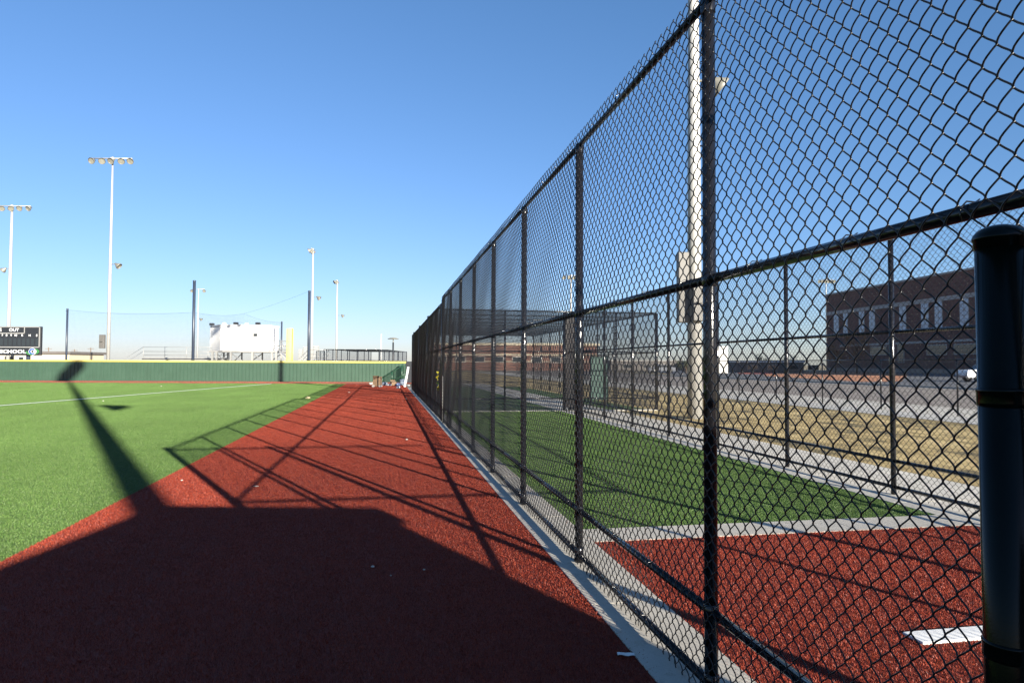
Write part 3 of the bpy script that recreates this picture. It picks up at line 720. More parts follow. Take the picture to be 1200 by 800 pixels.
# bleachers
def bleacher(pxa, pxb, dep, rows, label, rail=True, deep=.7, rise=.22, z0=.45):
    a, b = base(pxa, dep), base(pxb, dep); w = (b-a).length
    e = empty('bleachers', a, label, 'bleachers', 'aluminium bleachers behind the outfield wall', rz=math.atan2((b-a).y, (b-a).x))
    for i in range(rows):
        z = z0+i*rise*1.0
        mb = MB(); mb.box((w/2, i*deep, z), (w, .26, .05)); mb.build('seat', 'aluminium', e)
        mb = MB(); mb.box((w/2, i*deep+.32, z-.22), (w, .3, .05)); mb.box((w/2, i*deep+.48, z-.12), (w, .03, .2)); mb.build('footboard', 'aluminium', e)
    zt = z0+rows*rise; n = max(2, int(w/2)); mb = MB()
    for i in range(n+1):
        x = w*i/n; mb.tube([(x, 0, z0-.2), (x, (rows-1)*deep+.4, zt-.4)], .03, 5)
        for j in range(0, rows, 2): mb.tube([(x, j*deep, 0), (x, j*deep, z0+j*rise-.1)], .03, 5)
        if i < n: mb.tube([(x, (rows-1)*deep, 0.1), (x+w/n, (rows-1)*deep, zt-.5)], .022, 5)
    mb.build('frame', 'aluminium', e)
    if rail:
        y = rows*deep; mb = MB()
        for i in range(n+1): mb.tube([(w*i/n, y, zt-.4), (w*i/n, y, zt+1.0)], .025, 5)
        for z in (zt+1.0, zt+.5, zt+.1): mb.tube([(0, y, z), (w, y, z)], .022, 5)
        for xe in (0, w):
            mb.tube([(xe, y, zt+1.0), (xe, 0, z0+.7)], .022, 5); mb.tube([(xe, y, zt+.5), (xe, 0, z0+.2)], .022, 5)
        mb.build('guard_rail', 'aluminium', e)
    return e
bleacher(134, 243, 72, 8, 'long aluminium bleachers between the lamp pole and the white press box')
bleacher(345, 371, 74, 7, 'short aluminium bleachers just right of the yellow foul pole')
# stacked bleacher backs / panels beside foul pole
e = empty('folded_bleacher_stand', base(352, 79), 'upright grey slatted stand panels beside the tall navy post', 'stand', rz=XR)
for i, (x0, x1, z0_, z1_) in enumerate(((-.2, .2, 1.4, 3.0), (.3, 1.0, 1.4, 3.3), (1.5, 2.1, 1.3, 3.4))):
    mb = MB()
    for j in range(9):
        z = z0_+(z1_-z0_)*j/8; mb.box(((x0+x1)/2, 0, z), (x1-x0, .08, .12))
    mb.tube([(x0, .1, 0), (x0, .1, z1_)], .04, 6); mb.tube([(x1, .1, 0), (x1, .1, z1_)], .04, 6); mb.build('slatted_panel', 'aluminium', e)

# press box on stilts
PD = 75.0; pa = base(258, PD); k = PD/F
def zp(py): return at(285, py, PD).z
pbx = empty('press_box', pa, 'white press box on a steel platform behind the outfield wall', 'press box', rz=XR)
W2 = 57*k; zb, zt = zp(410.5), zp(381.2)
# plan slightly rotated: the left side shows
mb = MB(); mb.prism([(0, 0), (W2*.5-.02, 0), (W2*.5-.02, 3), (-2.45, 3.0)], zb, zt); mb.prism([(W2*.5+.02, .04), (W2, .04), (W2, 3), (W2*.5+.02, 3)], zb, zt-.05); mb.build('wall', 'white_panel', pbx)
mb = MB()
for i in range(14):
    t = i/13; mb.tube([(-2.45*t, 3*t-.01, zb), (-2.45*t-.01, 3*t-.01, zt)], .02, 4)
mb.build('side_siding', 'white_panel', pbx)
mb = MB(); mb.prism([(-.08, -.08), (W2*.5, -.08), (W2*.5, 3.1), (-2.6, 3.1)], zt, zt+.09); mb.prism([(W2*.5+.03, -.04), (W2+.08, -.04), (W2+.08, 3.1), (W2*.5+.03, 3.1)], zt-.05, zt+.05); mb.build('roof', 'white_panel', pbx)
for px in (247.2, 273.5, 299.5):
    x = (px-258)*k if px > 250 else -2.0
    yy = .5 if px > 250 else 2.3
    mb = MB(); mb.box((x, yy, zt+.24), (.5, .3, .26), bev=.03); mb.tube([(x, yy, zt+.05), (x, yy, zt+.13)], .05, 6); mb.build('loudspeaker', 'board_black', pbx)
for px, hh in ((258.5, .28), (285, .22)):
    x = (px-258)*k; mb = MB(); mb.box((x+.1, .6, zt+.05+hh/2), (.28, .3, hh)); mb.build('vent', 'white_paint', pbx)
wx = (298.5-258)*k
mb = MB(); mb.box((wx-.02, .02, zp(392.7)), (.52, .05, .44)); wf = mb.build('window', 'aluminium', pbx)
mb = MB(); mb.box((wx+.04, -.01, zp(392.2)), (.36, .03, .28)); mb.build('pane', 'glass_dark', wf)
mb = MB(); mb.box(((315+9-246)/2*k-1.1, 1.4, zb-.12), (80*k, 3.2, .2), bev=.02); mb.build('platform', 'aluminium', pbx)
mb = MB()
lx = [(246-258)*k+.3, (252-258)*k+.2, (271-258)*k, (296-258)*k, (319-258)*k, (324-258)*k]
for x in lx: mb.box((x, -.1, (zb-.2)/2), (.18, .18, zb-.2)); mb.box((x, 2.9, (zb-.2)/2), (.14, .14, zb-.2))
for i in range(1, 4): mb.tube([(lx[i], -.1, zb-.3), (lx[i+1], -.1, .9)], .05, 6); mb.tube([(lx[i+1], 2.9, zb-.3), (lx[i], 2.9, .9)], .05, 6)
mb.build('leg', 'aluminium', pbx)
mb = MB(); x0, x1 = W2+.05, (328-258)*k
for i in range(6):
    x = x0+(x1-x0)*i/5; mb.tube([(x, -.1, zb-.1), (x, -.1, zb+1.1)], .022, 5); mb.tube([(x, 2.9, zb-.1), (x, 2.9, zb+1.1)], .022, 5)
for z in (.15, .55, 1.1):
    mb.tube([(x0, -.1, zb+z), (x1, -.1, zb+z), (x1, 2.9, zb+z), (x0, 2.9, zb+z)], .022, 5)
mb.build('guard_rail', 'aluminium', pbx)
mb = MB(); mb.box((x1+.5, .6, zb-.75), (1.9, 1.0, .12), M4=Matrix.Rotation(R(38), 3, 'Y')); mb.tube([(x1, 0, zb+.9), (x1+1.5, 0, zb-.5)], .025, 5); mb.build('stair', 'aluminium', pbx)

# black mesh cage beyond the wall
def far_cage():
    dep = 78; a, b = base(382.5, dep), base(444, dep); hh = at(420, 409.5, dep).z
    e = empty('batting_cage', (a.x, a.y, 0), 'black mesh batting cage seen beyond the wall left of the path lamp', 'batting cage', rz=math.atan2((b-a).y, (b-a).x))
    w = (b-a).length; pn = pan_low(42); kk = hh/1.65
    def run(p, q, nbay):
        p = Vector(p); q = Vector(q); d = (q-p)/nbay
        for i in range(nbay+1):
            post_part(e, p+d*i, hh, .045, n=8)
            if i < nbay:
                rail_part(e, p+d*i+Vector((0, 0, hh)), p+d*(i+1)+Vector((0, 0, hh)), .035, 'top_rail', n=6)
                rail_part(e, p+d*i+Vector((0, 0, 1.8)), p+d*(i+1)+Vector((0, 0, 1.8)), .03, 'mid_rail', n=6)
    run((0, 0, 0), (w, 0, 0), 5)
    run((w, 0, 0), (w+1.0, 14, 0), 6); run((-.3, 0, 0), (2.2, 14, 0), 6); run((2.2, 14, 0), (w+1.0, 14, 0), 4)
    def mesh_wall(p, q, nm):
        p = Vector(p); q = Vector(q); mb = MB(); n = int((q-p).length/.09)
        for i in range(n+1):
            c = p.lerp(q, i/n); mb.tube([(c.x, c.y, .05), (c.x, c.y, hh)], .006, 3, False, False)
        for j in range(int(hh/.09)): mb.tube([(p.x, p.y, j*.09), (q.x, q.y, j*.09)], .006, 3, False, False)
        mb.build(nm, 'net_cord', e)
    mesh_wall((w, 0, 0), (w+1.0, 14, 0), 'side_net'); mesh_wall((0, 0, 0), (2.2, 14, 0), 'side_net')
    mb = MB()
    for i in range(60):
        x = w*i/59; mb.tube([(x, 0, hh), (x+1.0, 14, hh)], .008, 3, False, False)
    for i in range(110): mb.tube([(0, i*.127, hh), (w+1, i*.127, hh)], .008, 3, False, False)
    mb.build('roof_net', 'net_cord', e)
far_cage()
# small dark mesh screen left of cage
e = empty('mesh_screen', base(370.5, 76), 'small freestanding dark mesh screen between the bleachers and the far batting cage', 'screen', rz=XR)
mb = MB()
for x in (0, .45, .95): mb.tube([(x, 0, 0), (x, 0, 2.8)], .035, 6)
for z in (1.4, 2.8): mb.tube([(0, 0, z), (.95, 0, z)], .03, 6)
mb.build('frame', 'black_vinyl', e)
mb = MB()
for i in range(16): mb.tube([(i*.06, 0, 1.0), (i*.06, 0, 2.8)], .008, 3, False, False)
for i in range(30): mb.tube([(0, 0, 1+i*.06), (.95, 0, 1+i*.06)], .008, 3, False, False)
mb.build('net', 'net_cord', e)

# path lamp and white mast, utility poles
b = base(460.5, 76); z = at(460, 396, 76).z
e = empty('path_lamp', b, 'black path lamp with flat round hood beyond the right end of the wall', 'street lamp')
mb = MB(); mb.tube([(0, 0, 0), (0, 0, z-.5)], .09, 10); mb.build('pole', 'board_black', e)
mb = MB(); mb.lathe((0, 0, z), [(0, .06), (.3, .03), (.62, -.08), (.6, -.12), (0, -.1)], 16); mb.tube([(0, 0, z-.5), (0, 0, z-.1)], .05, 8); mb.build('lamp_hood', 'lamp_shell', e)
b = base(446.5, 110); z = at(446, 392, 110).z
mb = MB(); mb.tube([(0, 0, 0), (0, 0, z)], [.09, .05], 8); mb.lathe((0, 0, z), [(.07, 0), (.07, .08), (0, .12)], 8); o = mb.build('flagpole', 'white_paint'); o.location = b
tag(o, 'slim bare white mast rising just left of the path lamp', 'flagpole')
for px, yt, lab in ((56.5, 407, 'distant wooden utility pole over the cream building roof'), (106, 407, 'distant wooden utility pole between the navy post and the lamp pole'), (87, 409, 'faint distant utility pole just right of the leftmost navy post')):
    b = base(px, 260); z = at(px, yt, 260).z; mb = MB(); mb.tube([(0, 0, 0), (0, 0, z)], [.22, .15], 8); mb.box((0, 0, z-.5), (2.4, .15, .15), XR)
    o = mb.build('utility_pole', 'bark'); o.location = b; tag(o, lab, 'utility pole', 'distant utility poles')

# sloping green rail at wall end
def zg(px, py, d): return at(px, py, d).z
e = empty('green_railing', base(448.5, 53), 'dark green railing stepping down in front of the outfield wall end', 'railing', rz=XR)
b0 = base(448.5, 53)
def lx_(px): return (base(px, 53)-b0).length
pts = [(448.5, 442), (459.5, 436), (471, 428.5), (478, 424.5)]
for px, py in pts:
    mb = MB(); mb.tube([(lx_(px), 0, 0), (lx_(px), 0, zg(px, py, 53))], .06, 8); mb.build('post', 'green_steel', e)
mb = MB(); mb.tube([(lx_(p[0]), 0, zg(p[0], p[1], 53)) for p in pts], .045, 8); mb.build('top_rail', 'green_steel', e)
mb = MB(); mb.tube([(lx_(460), 0, .05), (lx_(478), 0, zg(478, 435.5, 53))], .035, 8); mb.build('mid_rail', 'green_steel', e)
mb = MB()
for i in range(40):
    x = lx_(478)*i/39; zt_ = np.interp(x, [lx_(p[0]) for p in pts], [zg(p[0], p[1], 53) for p in pts])
    mb.tube([(x, 0, .02), (x, 0, zt_)], .006, 3, False, False)
for j in range(28):
    z = .06*j+.03; x0 = np.interp(z, [zg(p[0], p[1], 53) for p in pts], [lx_(p[0]) for p in pts])
    mb.tube([(x0, 0, z), (lx_(478), 0, z)], .005, 3, False, False)
mb.build('mesh', 'green_steel', e)
mb = MB(); b = base(479.3, 53); mb.box((0, 0, .82), (.42, .3, 1.64), -ALPHA, bev=.02); o = mb.build('wall_end_post', 'board_black'); o.location = b
tag(o, 'dark square pillar at the right end of the outfield wall', 'pillar')

# ------------------------------------------------------------------ litter by the fence end
def blob(name, pos, size, m, label, cat, rough=.35, group=None, flat=1.0, seed=0):
    rnd = random.Random(seed); vs = []; nu, nv = 10, 7
    for j in range(nv+1):
        th = PI*j/nv
        for i in range(nu):
            ph = 2*PI*i/nu; r = 1+rnd.uniform(-rough, rough)
            vs.append((size[0]/2*r*math.sin(th)*math.cos(ph), size[1]/2*r*math.sin(th)*math.sin(ph), max(-size[2]*.42, size[2]/2*r*math.cos(th)*flat)))
    fs = [(j*nu+i, (j+1)*nu+i, (j+1)*nu+(i+1) % nu, j*nu+(i+1) % nu) for j in range(nv) for i in range(nu)]
    mb = MB(); mb.add(vs, fs); o = mb.build(name, m); o.location = (pos[0], pos[1], size[2]*.42+.001); tag(o, label, cat, group); return o
c = gnd(442.3, 453); hh = at(442, 441, 44).z
e = empty('cardboard_box', c, 'tall open brown cardboard box at the far end of the red turf', 'cardboard box', rz=-.35)
bw = .44
mb = MB(); mb.box((0, -bw/2, .33), (bw, .012, .62)); mb.box((0, bw/2, .33), (bw, .012, .62)); mb.box((-bw/2, 0, .33), (.012, bw-.02, .62)); mb.box((0, 0, .01), (bw-.03, bw-.03, .014)); mb.build('carton', 'cardboard', e)
mb = MB(); mb.box((bw/2, 0, .33), (.014, bw-.02, .62)); mb.build('side_panel', 'cardboard_dark', e)  # outer right side, in a darker brown than the other sides
mb = MB(); mb.box((0, -bw/2-.05, .65), (bw*.95, .01, .13), M4=Matrix.Rotation(R(50), 3, 'X')); mb.build('flap', 'cardboard', e)
lit = [(435, 450.5, (.30, .25, .16), 'paper', 'crumpled white paper left of the tall cardboard box', 'paper'),
       (437.4, 453.6, (.17, .16, .15), 'paper', 'small white scrap in front of the cardboard box, left side', 'paper'),
       (445.6, 453.4, (.22, .18, .12), 'white_plastic', 'white plastic scrap at the right foot of the cardboard box', 'plastic'),
       (450.5, 451.5, (.42, .3, .24), 'clear_bag', 'pale bluish plastic bag just right of the cardboard box', 'bag'),
       (455.5, 452, (.36, .3, .14), 'white_plastic', 'flattened white plastic wrap between the cardboard boxes', 'plastic'),
       (466, 452.5, (.36, .3, .24), 'blue_plastic', 'bright blue plastic bag by the green railing', 'bag'),
       (467, 455, (.28, .2, .12), 'clear_bag', 'small pale plastic bag in front of the blue bag', 'bag'),
       (472.5, 451.5, (.46, .42, .44), 'clear_bag', 'large puffed translucent bag beside the leaning white board', 'bag'),
       (361, 467.2, (.2, .15, .1), 'tan_paper', 'pale yellow crumpled bag on the green turf beside the path', 'paper bag'),
       (478.8, 452.5, (.2, .2, .12), 'white_plastic', 'white plastic scrap at the foot of the far fence', 'plastic'),
       (476, 467.5, (.05, .05, .035), 'paper', 'white scrap on the red turf just right of the low rail shadow', 'paper'),
       (476.5, 515.3, (.045, .04, .025), 'paper', 'white scrap on the sunlit red turf in mid path', 'paper'),
       (409, 459.8, (.09, .07, .03), 'paper', 'tiny white scrap far along the path left of the rail shadow', 'paper'),
       (436.8, 664.5, (.025, .02, .015), 'paper', 'brightest tiny paper scrap in the dark foreground shadow', 'paper'),
       (497, 667.8, (.018, .014, .01), 'paper', 'small paper scrap right of centre in the foreground shadow', 'paper'),
       (458, 674.5, (.013, .01, .008), 'paper', 'tiniest paper crumb in the foreground shadow between two scraps', 'paper'),
       (300, 569.8, (.06, .04, .01), 'paper', 'flat pale scrap between the crossing fence shadows', 'paper'),
       (213, 563, (.03, .025, .012), 'paper', 'pale scrap on the sunlit red turf beside the green edge', 'paper'),
       (189, 452.6, (.08, .07, .05), 'paper', 'white ball of paper on the far green turf near the foul line', 'paper'),
       (121, 470, (.05, .045, .03), 'paper', 'tiny white scrap on the green turf beyond the pole shadow', 'paper')]
for i, (px, py, sz, m, lab, cat) in enumerate(lit):
    g_ = gnd(px, py); blob({'paper':'paper_scrap','plastic':'plastic_scrap','bag':'plastic_bag','paper bag':'paper_bag'}[cat], (g_.x, g_.y), sz, m, lab, cat, .3, None, 1, i+3)
# second small box
c = gnd(461, 451.5)
e = empty('cardboard_box', c, 'small squat cardboard box in front of the green railing', 'cardboard box', rz=.3)
mb = MB(); mb.box((0, 0, .12), (.34, .3, .24), bev=.01); mb.build('carton', 'cardboard', e)
mb = MB(); mb.box((0, .14, .30), (.34, .01, .16), M4=Matrix.Rotation(R(-25), 3, 'X')); mb.build('flap', 'cardboard', e)
# leaning white board
a = gnd(476.3, 453.5); tp = at(480.6, 430, a.y*math.cos(ALPHA)+a.x*math.sin(ALPHA)+.2)
mb = MB(); d = (tp-a); zax = d.normalized(); xax = Vector((R0.x, R0.y, 0)); yax = zax.cross(xax).normalized(); xax = yax.cross(zax)
m3 = Matrix((xax, yax, zax)).transposed(); mb.box((0, 0, d.length/2), (.14, .03, d.length), M4=m3, bev=.004)
o = mb.build('board', 'white_paint'); o.location = a; tag(o, 'long white board leaning on the far end of the fence', 'board')
# wrapper in the foreground
c = gnd(733.5, 767)
mb = MB(); vs = []; nx_, ny_ = 9, 5
for j in range(ny_):
    for i in range(nx_): vs.append(((i/(nx_-1)-.5)*.088, (j/(ny_-1)-.5)*.034, .003+.0015*math.sin(i*1.1)+.001*math.sin(j*2.3+i)+.001*random.random()))
top = [(v[0], v[1], v[2]+.002) for v in vs]; n_ = len(vs)
mb.add(vs+top, [(j*nx_+i, (j+1)*nx_+i, (j+1)*nx_+i+1, j*nx_+i+1) for j in range(ny_-1) for i in range(nx_-1)] + [(n_+j*nx_+i, n_+j*nx_+i+1, n_+(j+1)*nx_+i+1, n_+(j+1)*nx_+i) for j in range(ny_-1) for i in range(nx_-1)])
o = mb.build('wrapper', 'rubber_white'); o.location = (c.x, c.y, 0.001); o.rotation_euler.z = -ALPHA-.1
tag(o, 'small flat white wrapper on the dark turf beside the kerb strip', 'wrapper')
# yellow tape tied on the far fence
for (px, y0, y1, lab, sd) in ((515, 435, 446, 'twist of yellow caution tape tied high on the dark far fence', 3), (516, 447.5, 458, 'lower dangling strip of yellow caution tape on the dark far fence', 8)):
    rnd = random.Random(sd); dep = 19.4; pts = []
    X = MX-.02
    ysx = (X*math.cos(ALPHA) - (px-600)/F*X*math.sin(ALPHA))/(math.sin(ALPHA)+(px-600)/F*math.cos(ALPHA))
    dd = X*math.sin(ALPHA)+ysx*math.cos(ALPHA)
    za, zb_ = H+(425.6-y0)*dd/F, H+(425.6-y1)*dd/F
    mb = MB(); vs = []; n = 12
    for i in range(n+1):
        t = i/n; w = .05+.03*rnd.random(); yy = ysx+.09*math.sin(t*7+sd); zz = za+(zb_-za)*t; a = t*5
        c = Vector((X-.03-.05*rnd.random(), yy, zz)); u = Vector((math.cos(a)*.4, math.sin(a), .35*math.sin(a*2)))*w
        vs += [c-u, c+u, c-u+Vector((.004, 0, 0)), c+u+Vector((.004, 0, 0))]
    fs = [(4*i, 4*i+1, 4*i+5, 4*i+4) for i in range(n)]+[(4*i+2, 4*i+6, 4*i+7, 4*i+3) for i in range(n)]
    mb.add(vs, fs); o = mb.build('caution_tape', 'yellow_tape'); tag(o, lab, 'caution tape')
mb = MB(); rnd = random.Random(21)
for i in range(1500):
    y = rnd.uniform(1.5, 14)**1.0; side = rnd.random()
    x = 1.275+abs(rnd.gauss(0, .035)) if side < .55 else 1.735-abs(rnd.gauss(0, .04))
    r = rnd.uniform(.0012, .0032); a = rnd.uniform(0, 6.28)
    p = [Vector((x+r*math.cos(a+k*2.09), y+r*math.sin(a+k*2.09), .0022)) for k in range(3)]
    mb.add(p+[Vector((x, y, .0022+r))], [(0, 1, 3), (1, 2, 3), (2, 0, 3)])
tag(mb.build('turf_crumbs', 'red_turf'), kind='stuff')
# pale rod standing at fence
ysx = 19.0; mb = MB(); mb.tube([(0, 0, 0), (0, 0.02, 1.18)], .010, 8); o = mb.build('rod', 'grey_box'); o.location = (MX-.03, 17.1, .004); tag(o, 'pale thin rod standing against the fence below the yellow tape', 'rod')

# pitching rubber
c = (2.86+.305, 3.345, .0)
mb = MB(); mb.box((0, 0, .002), (.61, .15, .016), bev=.003); o = mb.build('pitching_rubber', 'rubber_white'); o.location = (c[0], c[1], c[2]); o.rotation_euler.z = R(.5)
tag(o, 'white pitching rubber set in the red bullpen turf', 'pitching rubber')

# ------------------------------------------------------------------ school buildings
def brick_hall():
    ca = base(969, 160)
    # facade direction: vanishing point at x=528
    th = ALPHA + math.atan((528-600)/F); dirv = Vector((-math.sin(th), -math.cos(th), 0))
    Lb = 104.0; Hb = at(969, 346.5, 160).z
    ang = math.atan2(dirv.y, dirv.x)
    e = empty('brick_school', ca, 'large dark brick school hall with tall paired windows beyond the road', 'building', rz=ang)
    # local +x runs along the facade towards the camera, local -y... choose outward normal = local -y
    # facade faces -X world; local y points to
    yl = Vector((-math.sin(ang), math.cos(ang), 0)); outward = -1 if yl.x > 0 else 1
    deep = 45
    def bx(mb, x0, x1, y0, y1, z0, z1): mb.box(((x0+x1)/2, outward*(y0+y1)/2, (z0+z1)/2), (x1-x0, abs(y1-y0), z1-z0)); return mb
    def zpx(px, py):          # height on the facade at a photo pixel
        d = ray(px, py); n = Vector((-dirv.y, dirv.x, 0)); t = (ca-EYE).dot(n)/d.dot(n); p = EYE+d*t
        return (p-ca).dot(dirv), p.z
    _, zs = zpx(975, 367); _, zw0 = zpx(990, 393); _, zl = zpx(1100, 400)
    bx(MB(), 0, Lb, 0, -deep, 0, Hb).build('wall', 'brick_dark', e)
    bx(MB(), -.15, Lb+.15, .12, -deep-.1, Hb, Hb+.35).build('roof', 'stone_trim', e)
    bx(MB(), 0.02, Lb, .10, 0.002, zs-.38, zs+.38).build('stone_band', 'stone_trim', e)
    bx(MB(), 5.5, Lb, .08, 0.002, zl-.2, zl+.2).build('stone_band', 'stone_trim', e)
    bx(MB(), 0.02, Lb, .14, 0.002, 0, .9).build('plinth', 'rust_stone', e)
    wins = [(977.5, 983), (988.5, 993.5), (1007, 1013), (1019, 1025.5), (1054.5, 1062), (1080, 1088.5), (1096, 1104.5), (1125.5, 1135.5), (1153, 1163), (1172, 1183)]
    for a, b in wins:
        xa, _ = zpx(a, 380); xb, _ = zpx(b, 380)
        f_ = bx(MB(), xa-.1, xb+.1, .06, 0.002, zw0-.1, zs-.40).build('window', 'stone_trim', e)
        bx(MB(), xa+.05, xb-.05, .085, .062, zw0+.05, zs-.5).build('pane', 'window_pale', f_)
        mm = MB()
        for j in range(1, 5):
            z = zw0+(zs-.35-zw0)*j/5; bx(mm, xa+.05, xb-.05, .11, .087, z-.05, z+.05)
        bx(mm, (xa+xb)/2-.05, (xa+xb)/2+.05, .115, .087, zw0, zs-.36); mm.build('mullion', 'stone_trim', f_)
    for a, b, y0, y1 in ((1052, 1060, 402, 425), (1086, 1110, 404, 416), (1118, 1145, 403, 415), (1020, 1040, 406, 416)):
        xa, z1_ = zpx(a, y0); xb, z0_ = zpx(b, y1)
        f_ = bx(MB(), xa, xb, .07, .002, max(z0_, .92), z1_).build('window', 'stone_trim', e)
        bx(MB(), xa+.15, xb-.15, .10, .072, max(z0_, .92)+.15, z1_-.15).build('pane', 'glass_dark', f_)
brick_hall()
def low_school():
    dep = 150; a, b = base(500, dep), base(701, dep); w = (b-a).length
    e = empty('school_wing', a, 'long low red brick school wing with cream bands seen through the near fence', 'building', rz=math.atan2((b-a).y, (b-a).x))
    def z(py): return at(600, py, dep).z
    mb = MB(); mb.box((w/2, 10, z(404)/2), (w, 20, z(404))); mb.build('wall', 'brick_red', e)
    mb = MB(); mb.box((w/2, 10, z(403.2)), (w+.6, 20.6, .5)); mb.build('roof', 'cream_wall', e)
    for py, t in ((415.5, .35), (423.5, .2)):
        mb = MB(); mb.box((w/2, -.06, z(py)), (w, .12, t)); mb.build('stone_band', 'cream_wall', e)
    i = 0; x = 2.0
    while x < w-4:
        mb = MB(); mb.box((x+1.2, -.05, z(421)), (2.4, .1, 1.4)); f_ = mb.build('window', 'stone_trim', e)
        mb = MB(); mb.box((x+1.2, -.12, z(421)), (2.1, .04, 1.1)); mb.build('pane', 'glass_dark', f_); x += 4.2
low_school()
simple_building('white_block_building', 840, 853, 120, 407, 'aluminium', 'small white block building far beyond the road', 6, roofm='white_paint', roof=.2, over=.05,
                wins=((6.2, 7.0, .3, 1.2, 'window'),)[:0])
simple_building('equipment_shed', 864, 942, 135, 424.6, 'dark_roof', 'long low dark shed with a white roof edge beyond the dirt lot', 8, roofm='white_paint', roof=.35, over=.2,
                wins=tuple((2+4*i, 4+4*i, .6, 1.4, 'window') for i in range(4)))
simple_building('garden_wall_building', 716, 836, 170, 423.5, 'dark_roof', 'long low dark building behind the batting cage', 8, roofm='stone_trim', roof=.25, over=.2,
                wins=tuple((3+5*i, 5+5*i, .5, 1.4, 'window') for i in range(4)))
sheet('red_ground_strip', [wl(862, 150), wl(905, 150), wl(905, 112), wl(866, 112)], .002, 'red_track')

# trees
def tree(px, dep, ytop, w, m, label, n=900, seed=1, th=.3):
    rnd = random.Random(seed); b = base(px, dep); Ht = at(px, ytop, dep).z
    e = empty('tree', b, label, 'tree', 'small trees by the far buildings')
    mb = MB(); mb.tube([(0, 0, 0), (.05, .05, Ht*.35), (-.05, 0, Ht*.75)], [.14, .1, .03], 8)
    tips = []
    for i in range(14):
        a = rnd.uniform(0, 2*PI); z0 = Ht*rnd.uniform(.25, .6); r = w/2*rnd.uniform(.5, .95); z1 = min(Ht*.97, z0+Ht*rnd.uniform(.15, .42))
        t = Vector((r*math.cos(a), r*math.sin(a), z1)); tips.append(t); mb.tube([(0, 0, z0), t*.5+Vector((0, 0, z0*.5+.1)), t], [.05, .03, .012], 5)
    mb.build('trunk', 'bark', e)
    cr = MB()
    for i in range(n):
        t = tips[i % 14]*rnd.uniform(.75, 1.0); g_ = lambda s: rnd.gauss(0, s)
        c = Vector((t.x+g_(w*.11), t.y+g_(w*.11), max(Ht*.25, min(Ht, t.z+g_(Ht*.07))))); s = rnd.uniform(.06, .14)
        u = Vector((g_(1), g_(1), g_(1))).normalized()*s; v = u.cross(Vector((g_(1), g_(1), g_(1)))).normalized()*s
        cr.add([c-u, c+v, c+u, c-v], [(0, 1, 2, 3)])
    cr.build('crown', m, e)
tree(1004, 120, 386, 4.4, 'leaf_rust', 'small rust coloured tree in front of the brick hall, right of its left corner', seed=2)
tree(979, 126, 402, 3.4, 'leaf_rust', 'smallest rust coloured tree at the left corner of the brick hall', seed=5, n=600)
tree(893, 160, 413, 4.0, 'leaf_dark', 'small dark tree behind the low shed', seed=9, n=500)
tree(925, 165, 416, 3.6, 'leaf_dark', 'tiny dark tree behind the right end of the low shed', seed=11, n=500)
tree(804, 120, 418, 3.6, 'leaf_dark', 'dark bush-like tree left of the thick pale pole', seed=15, n=700)

# pickup and cars
def vehicle(kind, px, dep, head, m, label, cat):
    e = empty(kind, base(px, dep), label, cat, rz=head)
    if kind == 'pickup_truck':
        prof = [(-2.75, .45), (2.7, .42), (2.75, .75), (2.7, 1.08), (1.45, 1.18), (.75, 1.82), (-.75, 1.86), (-1.05, 1.2), (-2.75, 1.2)]; ww = 1.95; wx = (1.75, -1.75)
        gl = [(.72, 1.74), (1.28, 1.22), (-.85, 1.22), (-.68, 1.76)]
    else:
        prof = [(-2.3, .35), (2.25, .32), (2.3, .6), (2.2, .85), (1.2, .95), (.5, 1.42), (-1.1, 1.45), (-1.8, 1.0), (-2.3, .95)]; ww = 1.8; wx = (1.4, -1.4)
        gl = [(.45, 1.35), (.98, .98), (-1.55, .99), (-1.05, 1.37)]
    def side(poly, y0, y1):
        return MB().prism(poly, y0, y1, lambda p: Vector((p.x, p.z, p.y)))
    side(prof, -ww/2, ww/2).build('body', m, e)
    for s in (-1, 1):
        y = s*ww/2; side(gl, min(y, y+s*.012), max(y, y+s*.012)).build('side_window', 'glass_dark', e)
        for x in wx:
            mb = MB(); mb.lathe((x, s*(ww/2-.1), .38), [(0, -.13), (.3, -.13), (.38, -.1), (.38, .1), (.3, .13), (0, .13)], 18, (0, 1, 0)); t = mb.build('wheel', 'tyre', e)
            mb = MB(); mb.lathe((x, s*(ww/2-.1), .38), [(0, -.145), (.2, -.145), (.22, -.12)], 14, (0, 1, 0)); mb.lathe((x, s*(ww/2-.1), .38), [(.22, .12), (.2, .145), (0, .145)], 14, (0, 1, 0)); mb.build('rim', 'aluminium', t)
    xf = prof[1][0]
    for s in (-1, 1):
        mb = MB(); mb.box((xf+.05, s*ww*.38, prof[2][1]+.12), (.06, .3, .16)); mb.build('headlight', 'window_pale', e)
    mb = MB(); mb.box((xf+.06, 0, prof[1][1]+.08), (.1, ww*.9, .18)); mb.build('bumper', 'car_grey', e)
    a, b = prof[4], prof[5]; c = Vector(((a[0]+b[0])/2, 0, (a[1]+b[1])/2)); an = math.atan2(b[1]-a[1], b[0]-a[0])
    mb = MB(); mb.box(c+Vector((.02, 0, .02)), (math.hypot(a[0]-b[0], a[1]-b[1])*.85, ww*.86, .02), M4=Matrix.Rotation(-an, 3, 'Y')); mb.build('windscreen', 'glass_dark', e)
vehicle('pickup_truck', 1163, 63, R(165), 'car_white', 'white pickup truck parked in the shade of the brick hall, beside the gate post', 'pickup truck')
vehicle('parked_car', 775, 120, R(170), 'car_grey', 'dark car parked behind the batting cage, left of the pale pole', 'car')

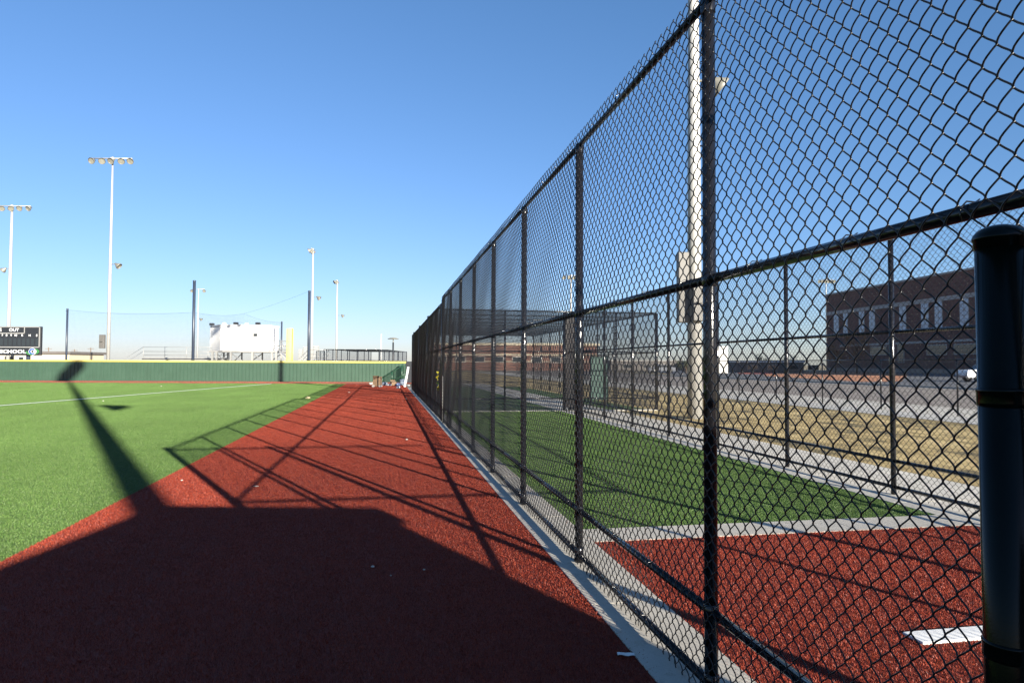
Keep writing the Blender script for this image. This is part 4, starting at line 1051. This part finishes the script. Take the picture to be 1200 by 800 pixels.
# ------------------------------------------------------------------ camera, sun, sky
cam = bpy.data.cameras.new('Camera'); co = bpy.data.objects.new('Camera', cam); COL.objects.link(co)
cam.sensor_width = 36; cam.lens = 24.0; cam.clip_end = 5000; cam.clip_start = .05
mt = Matrix((Rt, Up, -Fw)).transposed().to_4x4(); mt.translation = EYE; co.matrix_world = mt
scene.camera = co
EL = math.atan(TE); sd = Vector((SX*math.cos(EL), SY*math.cos(EL), math.sin(EL)))
su = bpy.data.lights.new('Sun', 'SUN'); su.energy = 5.0; su.angle = R(.42); su.color = (1.0, .93, .80)
so = bpy.data.objects.new('Sun', su); COL.objects.link(so); so.rotation_euler = sd.to_track_quat('Z', 'Y').to_euler()
w = bpy.data.worlds.new('World'); scene.world = w; w.use_nodes = True; nt = w.node_tree
sk = nt.nodes.new('ShaderNodeTexSky'); sk.sky_type = 'NISHITA'; sk.sun_disc = False
sk.sun_elevation = EL; sk.sun_rotation = math.atan2(SX, SY); sk.altitude = 200
sk.air_density = 1.0; sk.dust_density = 0.35; sk.ozone_density = 4.0
bg = nt.nodes['Background']; bg.inputs[1].default_value = .05
sp = nt.nodes.new('ShaderNodeSeparateColor'); cb_ = nt.nodes.new('ShaderNodeCombineColor'); nt.links.new(sk.outputs[0], sp.inputs[0])
for i, (g0, kk, aa) in enumerate(((0.97, 1.0, 1.0), (1.02, .87, .90), (1.12, .90, 1.01))):   # tone of the clear winter sky
    m1 = nt.nodes.new('ShaderNodeMath'); m1.operation = 'MULTIPLY'; m1.inputs[1].default_value = .168*g0
    m2 = nt.nodes.new('ShaderNodeMath'); m2.operation = 'POWER'; m2.inputs[1].default_value = kk
    m3 = nt.nodes.new('ShaderNodeMath'); m3.operation = 'MULTIPLY'; m3.inputs[1].default_value = aa/.168
    nt.links.new(sp.outputs[i], m1.inputs[0]); nt.links.new(m1.outputs[0], m2.inputs[0]); nt.links.new(m2.outputs[0], m3.inputs[0]); nt.links.new(m3.outputs[0], cb_.inputs[i])
nt.links.new(cb_.outputs[0], bg.inputs[0])
vs_ = scene.view_settings; vs_.view_transform = 'Standard'; vs_.look = 'None'; vs_.exposure = 1.75; vs_.gamma = 1
scene.render.engine = 'CYCLES'
